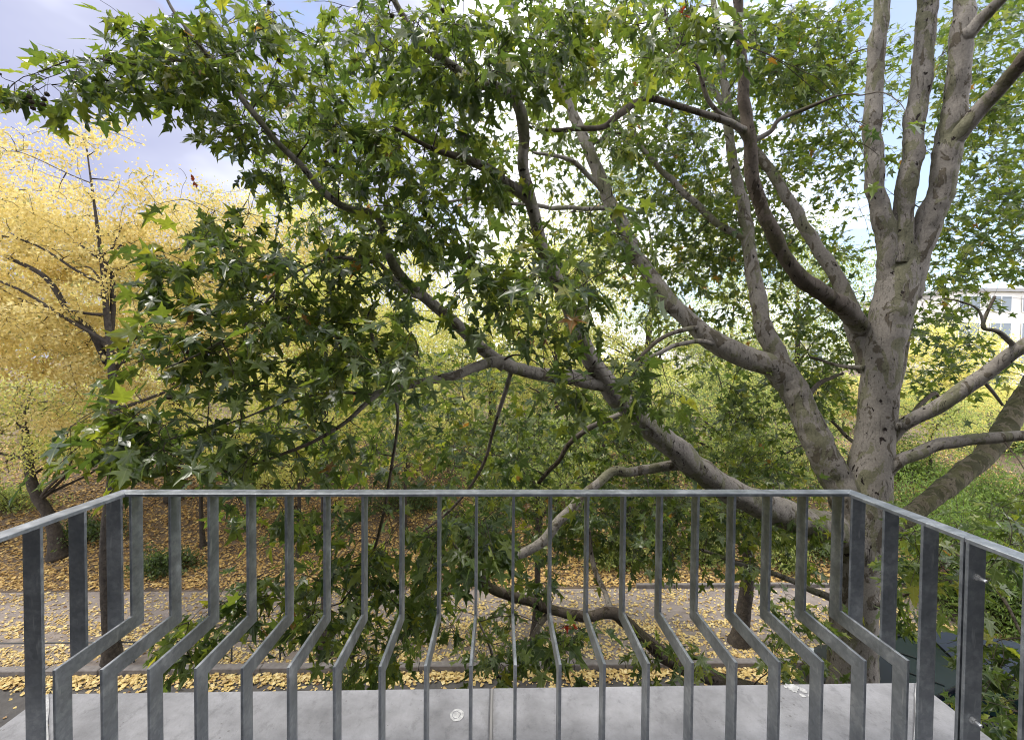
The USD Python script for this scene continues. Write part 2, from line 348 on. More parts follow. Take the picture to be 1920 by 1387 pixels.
GREEN = leaf_mat("plane_leaf_green", [(0.0, (0.034, 0.062, 0.028)), (0.3, (0.066, 0.106, 0.036)), (0.6, (0.12, 0.165, 0.042)), (0.92, (0.23, 0.26, 0.05)), (0.96, (0.32, 0.25, 0.06)), (1.0, (0.25, 0.11, 0.04))],
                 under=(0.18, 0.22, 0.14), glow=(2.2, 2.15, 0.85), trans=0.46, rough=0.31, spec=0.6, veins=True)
DRY = leaf_mat("dry_leaf_brown", [(0.0, (0.15, 0.085, 0.05)), (1.0, (0.36, 0.22, 0.13))], under=(0.3, 0.18, 0.1), glow=(1.2, 1.1, 0.9), trans=0.25, rough=0.6, spec=0.3)
RED = leaf_mat("autumn_leaf_red", [(0.0, (0.5, 0.05, 0.02)), (1.0, (0.6, 0.12, 0.03))], under=(0.5, 0.1, 0.05), glow=(1.2, 1.0, 0.8), trans=0.3)
YELLOW = leaf_mat("yellow_leaf", [(0.0, (0.28, 0.30, 0.11)), (0.22, (0.54, 0.44, 0.15)), (0.7, (0.73, 0.585, 0.22)), (1.0, (0.78, 0.67, 0.33))], under=(0.64, 0.55, 0.24), glow=(1.05, 1.05, 0.95), trans=0.42, rough=0.55)
LIME = leaf_mat("yellow_green_leaf", [(0.0, (0.20, 0.25, 0.08)), (0.4, (0.42, 0.45, 0.14)), (0.8, (0.62, 0.58, 0.20)), (1.0, (0.72, 0.62, 0.24))], under=(0.46, 0.47, 0.22), glow=(1.35, 1.35, 0.95), trans=0.52, rough=0.5)
PALEGREEN = leaf_mat("pale_green_leaf", [(0.0, (0.11, 0.15, 0.07)), (0.5, (0.26, 0.31, 0.11)), (0.9, (0.46, 0.48, 0.18)), (1.0, (0.58, 0.48, 0.16))], under=(0.28, 0.32, 0.18), glow=(1.5, 1.55, 0.85), trans=0.5, rough=0.5)
SHRUBGREEN = leaf_mat("shrub_leaf", [(0.0, (0.03, 0.05, 0.02)), (0.6, (0.07, 0.11, 0.035)), (1.0, (0.15, 0.19, 0.05))], under=(0.13, 0.16, 0.08), glow=(1.4, 1.5, 0.7), trans=0.35, rough=0.5)
FEATHER = leaf_mat("feathery_leaf", [(0.0, (0.07, 0.12, 0.03)), (0.6, (0.14, 0.21, 0.05)), (1.0, (0.26, 0.31, 0.08))], under=(0.2, 0.26, 0.1), glow=(1.4, 1.5, 0.7), trans=0.4, rough=0.5)
FALLEN = leaf_mat("fallen_leaf", [(0.0, (0.18, 0.10, 0.05)), (0.25, (0.42, 0.27, 0.10)), (0.6, (0.64, 0.48, 0.18)), (1.0, (0.76, 0.63, 0.33))], under=(0.66, 0.52, 0.25), glow=(1, 1, 0.8), trans=0.2, rough=0.6, spec=0.35)
FALLEN_BROWN = leaf_mat("fallen_leaf_brown", [(0.0, (0.16, 0.09, 0.05)), (0.35, (0.42, 0.26, 0.10)), (0.7, (0.66, 0.45, 0.16)), (1.0, (0.78, 0.60, 0.26))], under=(0.45, 0.3, 0.14), glow=(1, 1, 0.8), trans=0.2, rough=0.65, spec=0.3)
ASPHALT = noisy("road_asphalt", [(0.3, (0.050, 0.047, 0.046)), (0.7, (0.085, 0.08, 0.078))], 5, 0.85, bump=0.5, bscale=220, dist=0.006)
PATH = noisy("footpath_gravel", [(0.3, (0.17, 0.142, 0.13)), (0.7, (0.27, 0.232, 0.215))], 4, 0.9, bump=0.6, bscale=160, dist=0.008)
STRIP = noisy("tree_strip_soil", [(0.3, (0.14, 0.115, 0.10)), (0.7, (0.24, 0.205, 0.185))], 5, 0.95, bump=0.7, bscale=90, dist=0.012)
SOIL = noisy("bank_soil", [(0.3, (0.06, 0.045, 0.035)), (0.55, (0.15, 0.11, 0.075)), (0.75, (0.24, 0.17, 0.10))], 3, 0.95, bump=0.8, bscale=40, dist=0.02)
KERB = noisy("kerb_stone", [(0.3, (0.12, 0.108, 0.103)), (0.7, (0.21, 0.192, 0.185))], 9, 0.85, bump=0.4, bscale=120, dist=0.004)
FACADE = noisy("pale_render", [(0.3, (0.60, 0.58, 0.55)), (0.7, (0.70, 0.68, 0.65))], 0.6, 0.85, bump=0.1)
OCHRE = noisy("ochre_render", [(0.3, (0.50, 0.38, 0.22)), (0.7, (0.58, 0.45, 0.27))], 0.6, 0.85, bump=0.1)
GREYWALL = noisy("grey_render", [(0.3, (0.28, 0.28, 0.28)), (0.7, (0.33, 0.33, 0.33))], 0.9, 0.85, bump=0.1)
DARKWALL = noisy("dark_render", [(0.3, (0.07, 0.07, 0.07)), (0.7, (0.10, 0.10, 0.10))], 0.9, 0.85, bump=0.1)
FRAME = plain("window_frame_white", (0.75, 0.75, 0.75), 0.5)
PANE = plain("window_glass", (0.10, 0.13, 0.16), 0.06, 0.0, 0.9)
DARKPAINT = plain("car_paint_dark_blue", (0.005, 0.007, 0.012), 0.35, 0.0, 0.25, 0.06)
WHITEPAINT = plain("car_paint_white", (0.78, 0.79, 0.80), 0.25, 0.0, 0.5, 1.0)
CARGLASS = plain("car_glass", (0.012, 0.03, 0.03), 0.12, 0.0, 0.15)
RUBBER = plain("tyre_rubber", (0.02, 0.02, 0.02), 0.8)
ALLOY = plain("wheel_alloy", (0.5, 0.5, 0.52), 0.35, 0.8)
LAMP = plain("headlamp_lens", (0.6, 0.62, 0.64), 0.1, 0.3, 0.8)
IRON = plain("painted_iron", (0.03, 0.032, 0.033), 0.55)
TRIM = plain("black_trim", (0.015, 0.015, 0.016), 0.5)

# ------------------------------------------------------------------ ground
KY = 8.30                      # the kerb's road face
rng = np.random.default_rng(3)


def ground_z(x, y):
    """Road at 0, raised strip and path, then the leafy bank and the plateau behind it."""
    y = np.asarray(y, float); x = np.asarray(x, float)
    up = np.clip((y - 11.25) / 7.5, 0, 1)
    bank = 2.1 * (up * up * (3 - 2 * up)) ** 0.85
    bumps = 0.22 * (meshkit.fbm(np.stack([x * 0.45, y * 0.45, np.zeros_like(x)], -1), 3, 5) - 0.5) * np.clip((y - 11.2) / 2, 0, 1)
    return 0.10 + bank + bumps


def sheet(xs, ys, zf):
    X, Y = np.meshgrid(xs, ys)
    v = np.stack([X, Y, zf(X, Y)], -1).reshape(-1, 3)
    i, j = np.meshgrid(np.arange(len(ys) - 1), np.arange(len(xs) - 1), indexing="ij")
    n = len(xs)
    q = np.stack([i * n + j, i * n + j + 1, (i + 1) * n + j + 1, (i + 1) * n + j], -1).reshape(-1, 4)
    return v, np.vstack([q[:, [0, 1, 2]], q[:, [0, 2, 3]]])


def structure(name, mesh, mt, smooth=False):
    return put(name, mesh, mt, None, smooth, kind="structure")


structure("ground", sheet([-600, -60, 0, 60, 600], [-600, -40, KY, 12.0], lambda X, Y: np.where(Y > KY + 0.1, -0.05, -0.03)), SOIL)
structure("road", sheet([-60, -30, 0, 30, 60], [-30, 0, KY - 0.001], lambda X, Y: 0 * X), ASPHALT)
structure("tree_strip", sheet(np.linspace(-60, 60, 41), np.linspace(KY + 0.152, 9.9, 5), lambda X, Y: 0.085 + 0 * X), STRIP)
structure("footpath", sheet(np.linspace(-60, 60, 41), np.linspace(9.72, 11.35, 4), lambda X, Y: 0.090 + 0 * X), PATH)
xs = np.r_[-600, -300, -140, -80, np.linspace(-50, 50, 161), 80, 140, 300, 600]
ys = np.r_[np.linspace(11.16, 22, 44), np.linspace(23, 60, 20), 90, 150, 300, 600]
structure("bank", sheet(xs, ys, ground_z), SOIL, True)

kerb = UsdGeom.Xform.Define(stage, path_for("kerb")).GetPrim()
tag(kerb, kind="structure")
for k in range(-22, 24):
    put("kerb_stone", box(k - 0.496, k + 0.496, KY, KY + 0.15, -0.1, 0.115 + 0.004 * rng.standard_normal(), 0.012), KERB, kerb)
edging = UsdGeom.Xform.Define(stage, path_for("path_edging")).GetPrim()
tag(edging, kind="structure")
for k in range(4, 20):
    put("edging_stone", box(k * 1.0 + 0.1 - 0.495, k * 1.0 + 0.1 + 0.495, 11.13, 11.23, 0.0, 0.19 + 0.008 * rng.standard_normal(), 0.01), KERB, edging)

# ------------------------------------------------------------------ own building behind the camera and the coping in front of the railing
Z_COP = EYE - 1.25
own = thing("apartment_facade", "grey rendered apartment facade behind the balcony", "building")
put("wall", box(-14, 14, -1.2, -0.7, -0.1, 14.0), DARKWALL, own)
structure("balcony_floor", box(-1.5, 1.9, -0.69, 1.30, EYE - 1.62, EYE - 1.50), CONCRETE)

c_l, c_r = on_plane(86, 1298.3, Z_COP), on_plane(1722, 1277.3, Z_COP)
y_out = 0.5 * (c_l[1] + c_r[1]); xl_out, xr_out = c_l[0], c_r[0]
CW = 0.62                      # width of the coping
coping = thing("parapet_coping", "pale grey concrete coping slabs below the steel railing", "coping", (0, 1.3, Z_COP))
xm = on_plane(921, 1340, Z_COP)[0]
TH = 0.11
g = 0.0045


def slab(poly):
    from shapely.geometry import Polygon
    inner = np.array(Polygon(poly).buffer(-0.006, join_style=2).exterior.coords)[:-1][::-1]
    outer = np.array(Polygon(poly).exterior.coords)[:-1]
    if Polygon(inner).exterior.is_ccw != Polygon(outer).exterior.is_ccw:
        inner = inner[::-1]
    k0 = np.argmin(np.linalg.norm(inner - outer[0], axis=1)); inner = np.roll(inner, -k0, 0)
    n = len(outer)
    v = np.vstack([np.c_[outer, np.full(n, Z_COP - TH)], np.c_[outer, np.full(n, Z_COP - 0.006)], np.c_[inner, np.full(n, Z_COP)]])
    mm = trimesh.convex.convex_hull(v)
    return mm.vertices, mm.faces


CONCRETE_J = concrete("jointed_concrete", xm)
put("coping_slab", slab([(xl_out + g * 2, y_out), (xm - g, y_out), (xm - g, y_out - CW), (xl_out + CW + g * 2, y_out - CW)]), CONCRETE_J, coping)
put("coping_slab", slab([(xm + g, y_out), (xr_out - g * 2, y_out), (xr_out - CW - g * 2, y_out - CW), (xm + g, y_out - CW)]), CONCRETE_J, coping)
put("coping_slab", slab([(xl_out, y_out - g * 2), (xl_out + CW, y_out - CW - g * 2), (xl_out + CW, -0.65), (xl_out, -0.65)]), CONCRETE, coping)
put("coping_slab", slab([(xr_out, y_out - g * 2), (xr_out, -0.65), (xr_out - CW, -0.65), (xr_out - CW, y_out - CW - g * 2)]), CONCRETE, coping)


def blob_sheet(c, rx, ry, z, seed, n=40, rough=0.3, thick=0.0015):
    r_ = np.random.default_rng(seed)
    ang = np.linspace(0, 2 * np.pi, n, endpoint=False)
    rr = 1 + rough * (meshkit.fbm(np.stack([np.cos(ang) * 1.6 + seed, np.sin(ang) * 1.6, 0 * ang], -1), 3, seed) * 2 - 1)
    poly = np.stack([c[0] + rx * rr * np.cos(ang), c[1] + ry * rr * np.sin(ang)], -1)
    return prism(poly, "z", z, z + thick)


put("joint_sealant", box(xm - 0.004, xm + 0.004, y_out - CW, y_out - 0.002, Z_COP - 0.05, Z_COP - 0.003), STAIN, coping)
rm = np.random.default_rng(15)
for cx_, sg in ((xl_out, 1), (xr_out, -1)):      # pale mortar squeezed out along the mitres
    tt = np.linspace(0.01, 0.6, 40)
    mw = 0.004 + 0.006 * meshkit.fbm(np.stack([tt * 14, 0 * tt, 0 * tt + sg], -1), 3, 9)
    mid_ = np.stack([cx_ + sg * tt, y_out - tt], -1)
    nrm = np.array([sg * 0.7071, 0.7071])
    lim = np.vstack([mid_ + nrm * mw[:, None], (mid_ - nrm * (mw * rm.uniform(0.6, 1.2, 40))[:, None])[::-1]])
    put("mitre_mortar", prism(lim, "z", Z_COP - 0.02, Z_COP + 0.0012), WHITE_SPLASH, coping)
cs = on_plane(857, 1340, Z_COP)
st = thing("paper_sticker", "small round whitish sticker stuck on the concrete coping", "sticker", cs)
put("sticker_sheet", blob_sheet(cs, 0.024, 0.028, Z_COP + 0.0004, 4, rough=0.12, thick=0.0012), WHITE_SPLASH, st)
ink = [tube(np.array([[cs[0] + 0.012 * math.cos(a) - 0.004, cs[1] + 0.016 * math.sin(a), Z_COP + 0.0018] for a in np.linspace(0.4, 5.2, 14)]), np.full(14, 0.0011), 5),
       tube(np.array([[cs[0] + 0.006, cs[1] - 0.012, Z_COP + 0.0018], [cs[0] + 0.013, cs[1] + 0.004, Z_COP + 0.0018], [cs[0] + 0.008, cs[1] + 0.012, Z_COP + 0.0018]]), np.full(3, 0.0011), 5)]
put("printed_mark", join(ink), plain("sticker_ink", (0.2, 0.2, 0.22), 0.7), st)
c2 = on_plane(1487, 1290, Z_COP)
sp = thing("bird_dropping", "white splash of bird dropping near the coping's far edge", "bird dropping", c2)
put("splash", join([blob_sheet(c2 + [dx, dy, 0], s, s * 1.2, Z_COP + 0.0004, 20 + i, rough=0.7) for i, (dx, dy, s) in enumerate([(0, 0, 0.018), (0.03, -0.012, 0.011), (0.012, -0.036, 0.008), (-0.025, 0.008, 0.005), (0.035, -0.04, 0.005)])]), WHITE_SPLASH, sp)

# ------------------------------------------------------------------ railing
RAIL_X0, RAIL_D, RAIL_H, BAR_W, LOW_D, STEP_H, PITCH_X = -0.01073, 1.39019, 0.42676, 0.045, 1.15066, 0.81453, 0.12
RAIL_T, BAR_T = 0.010, 0.008
ZR = EYE - RAIL_H
ZS = EYE - STEP_H
ZB = Z_COP + 0.004
railing = thing("balcony_railing", "galvanised flat steel balcony railing with stepped bars and mitred top rail", "railing", (RAIL_X0, RAIL_D, Z_COP))
XL, XR = -1.16496, 1.1461                       # inner edges of the side rails
y0, y1 = RAIL_D, RAIL_D + BAR_W
YJ = RAIL_D - 0.00821 - 3 * 0.11741 + 0.004     # joint to the next panel on the right-hand side


def flat_rail(poly):
    from shapely.geometry import Polygon
    p = np.array(poly)
    inn = np.array(Polygon(p).buffer(-0.0012, join_style=2).exterior.coords)[:-1]
    v = np.vstack([np.c_[p, np.full(len(p), ZR - RAIL_T)], np.c_[p, np.full(len(p), ZR - 0.0012)], np.c_[inn, np.full(len(inn), ZR)]])
    h = trimesh.convex.convex_hull(v)
    return h.vertices, h.faces


put("top_rail", flat_rail([(XL, y0), (XR, y0), (XR + BAR_W, y1), (XL - BAR_W, y1)]), STEEL, railing)
put("top_rail", flat_rail([(XL, y0 - 0.0004), (XL - BAR_W, y1 - 0.0004), (XL - BAR_W, -0.66), (XL, -0.66)]), STEEL, railing)
put("top_rail", flat_rail([(XR, y0 - 0.0004), (XR + BAR_W, y1 - 0.0004), (XR + BAR_W, YJ + 0.001), (XR, YJ + 0.001)]), STEEL, railing)
put("top_rail", flat_rail([(XR, YJ - 0.001), (XR + BAR_W, YJ - 0.001), (XR + BAR_W, -0.66), (XR, -0.66)]), STEEL, railing)


def bevel_bar(poly, axis, a, b, bev=0.0009):
    """A flat bar cut from plate: the outline extruded, with its arrises taken off."""
    from shapely.geometry import Polygon
    P0 = Polygon(poly)
    outer = np.array(P0.exterior.coords)[:-1]
    inner = np.array(P0.buffer(-bev, join_style=2, mitre_limit=10).exterior.coords)[:-1]
    if Polygon(inner).exterior.is_ccw != P0.exterior.is_ccw:
        inner = inner[::-1]
    inner = np.roll(inner, -int(np.argmin(np.linalg.norm(inner - outer[0], axis=1))), 0)
    if not P0.exterior.is_ccw:
        outer, inner = outer[::-1], inner[::-1]
    n = len(outer)
    rings = [(inner, a), (outer, a + bev), (outer, b - bev), (inner, b)]
    v = np.vstack([np.c_[r, np.full(n, h)] for r, h in rings])
    k = np.arange(n)
    fs = []
    for s in range(3):
        A, B = s * n + k, s * n + (k + 1) % n
        fs += [np.stack([A, B, B + n], 1), np.stack([A, B + n, A + n], 1)]
    cv, cf = trimesh.creation.triangulate_polygon(Polygon(inner), engine="earcut")
    idx = np.argmin(np.linalg.norm(cv[:, None] - inner[None], axis=2), 1)
    cf = idx[cf]
    e1, e2 = inner[cf[:, 1]] - inner[cf[:, 0]], inner[cf[:, 2]] - inner[cf[:, 0]]
    cf = np.where(((e1[:, 0] * e2[:, 1] - e1[:, 1] * e2[:, 0]) > 0)[:, None], cf, cf[:, ::-1])
    fs += [cf[:, ::-1], cf + 3 * n]
    f = np.vstack(fs)
    if axis == "x":
        v = np.stack([v[:, 2], v[:, 0], v[:, 1]], 1)
    elif axis == "y":
        v = np.stack([v[:, 1], v[:, 2], v[:, 0]], 1)         # polygon given as (z, x)
    return v, f


zt = ZR - RAIL_T
for n in range(20):
    xc = RAIL_X0 + (n - 9.5) * PITCH_X
    prof = [(y0, zt), (y0, ZS), (LOW_D, ZS), (LOW_D, ZB), (LOW_D + BAR_W, ZB), (LOW_D + BAR_W, ZS - BAR_W), (y1, ZS - BAR_W), (y1, zt)]
    put("bar", bevel_bar(prof, "x", xc - BAR_T / 2, xc + BAR_T / 2), STEEL, railing)


def side_bar(xin, sgn, yc, zlow, name="bar"):
    a, b = (xin, xin + BAR_W) if sgn > 0 else (xin - BAR_W, xin)
    put(name, bevel_bar([(zlow, a), (zt, a), (zt, b), (zlow, b)], "y", yc - BAR_T / 2, yc + BAR_T / 2), STEEL, railing)


S2 = 0.1185
for k in range(16):
    yl = RAIL_D - 0.012 - k * S2
    if yl > -0.6:
        side_bar(XL - 0.0003, -1, yl, ZS - 0.05 if k < 2 else ZB)
    yr = RAIL_D - 0.012 - k * S2
    if k < 3:
        side_bar(XR + 0.0003, 1, yr, ZS - 0.05 if k < 2 else ZB)
side_bar(XR + 0.0003, 1, YJ + 0.006, ZB)
side_bar(XR + 0.0003, 1, YJ - 0.007, ZB)
for k in range(1, 10):
    if YJ - k * S2 > -0.6:
        side_bar(XR + 0.0003, 1, YJ - 0.006 - k * S2, ZB)
# welds where the bars meet the rails
for n in range(20):
    xc = RAIL_X0 + (n - 9.5) * PITCH_X
    put("weld", join([tube(np.array([[xc + s * 0.0046, y0 + 0.004, zt - 0.0008], [xc + s * 0.0046, y1 - 0.004, zt - 0.0008]]), [0.0018, 0.0018], 5) for s in (-1, 1)]), STEEL, railing)
# bolts joining the two panels
for py in (1099.5, 1383):
    pb = at(1836, py, YJ - 0.011)
    zb = pb[2]; xb = XR + 0.023
    yb = YJ - 0.011
    bolt = put("bolt", join([cylinder((xb, yb, zb), (xb, yb - 0.020, zb), 0.004, 0.004, 10), cylinder((xb, YJ + 0.0101, zb), (xb, YJ + 0.016, zb), 0.008, 0.008, 6)]), ZINC, railing, True)
    put("washer", cylinder((xb, yb + 0.0001, zb), (xb, yb - 0.0016, zb), 0.0092, 0.0092, 20), ZINC, bolt)
    put("nut", cylinder((xb, yb - 0.0016, zb), (xb, yb - 0.008, zb), 0.0072, 0.0072, 6), ZINC, bolt)

# ------------------------------------------------------------------ the plane tree
def star_leaf(seed, fine=True):
    """A five-lobed plane leaf, base at the origin, tip at +y, length 1; returns vertices and triangles (with its stalk)."""
    r_ = np.random.default_rng(seed)
    if fine:
        half = np.array([(0.13, -0.04), (0.36, -0.17), (0.29, 0.04), (0.20, 0.135), (0.38, 0.22), (0.70, 0.46), (0.40, 0.40), (0.185, 0.40), (0.23, 0.56), (0.135, 0.66), (0.09, 0.80)])
    else:
        half = np.array([(0.36, -0.15), (0.20, 0.12), (0.68, 0.45), (0.17, 0.42), (0.16, 0.64)])
    half = half * (1 + 0.10 * r_.standard_normal(half.shape))
    other = half * (1 + 0.08 * r_.standard_normal(half.shape)); other[:, 0] *= -1
    out = np.vstack([[(0, 0)], half, [(0.04 * r_.standard_normal(), 1.06)], other[::-1]])
    n = len(out)
    v2 = np.vstack([out, [(0, 0.27)]])
    rad = v2[:, 0] ** 2 + np.clip(v2[:, 1], 0, 2) ** 2 * 0.75
    z = r_.uniform(-0.34, -0.05) * rad + r_.uniform(0.05, 0.26) * np.abs(v2[:, 0]) + 0.045 * r_.standard_normal(n + 1)
    z[0] = 0
    v = np.c_[v2, z]
    f = [(i, (i + 1) % n, n) for i in range(n)]
    st = np.array([(-0.009, 0.0, 0), (0.009, 0.0, 0), (0.007, -0.42, 0.04), (-0.007, -0.42, 0.04)])
    v = np.vstack([v, st])
    f += [(n + 1, n + 3, n + 2), (n + 1, n + 4, n + 3)]
    return v, np.array(f)


LEAVES = [star_leaf(s) for s in range(8)] + [star_leaf(50 + s, False) for s in range(8)]


def frames(axis, normal):
    """Rotation matrices whose columns are the leaf's x, y (tip) and z (face)."""
    a = axis / (np.linalg.norm(axis, axis=1, keepdims=True) + 1e-9)
    z = normal - a * (normal * a).sum(1, keepdims=True)
    z /= np.linalg.norm(z, axis=1, keepdims=True) + 1e-9
    x = np.cross(a, z)
    return np.stack([x, a, z], -1)


def spread(template, pos, rot, size, curl=None):
    v, f = template
    if curl is None:
        w = np.einsum("nij,kj->nki", rot, v) * size[:, None, None] + pos[:, None]
    else:
        c = np.stack([1 - 0.10 * np.abs(curl), np.ones(len(curl)), curl], -1)
        w = np.einsum("nij,nkj->nki", rot, v[None] * c[:, None]) * size[:, None, None] + pos[:, None]
    n, k = len(pos), len(v)
    return w.reshape(-1, 3), (f[None] + (np.arange(n) * k)[:, None, None]).reshape(-1, 3)


def limb_points(pts, step=0.05):
    pts = np.asarray(pts, float)
    t = np.gradient(pts[:, :2], axis=0)
    nrm = np.stack([-t[:, 1], t[:, 0]], 1); nrm /= np.linalg.norm(nrm, axis=1, keepdims=True) + 1e-9
    off = (pts[:, :2] - [960, 693.5]) / FPX                         # a wide lens draws round things wider away from its axis
    rho = np.linalg.norm(off, axis=1)
    cphi = np.abs((nrm * off).sum(1)) / np.maximum(rho, 1e-6)
    stretch = np.sqrt(cphi**2 * (1 + rho**2) + 1 - cphi**2)
    q = np.array([[*at(x, y, d), w * 0.49 * d / FPX / k] for (x, y, d, w), k in zip(pts, stretch)])
    return catmull(q, step)


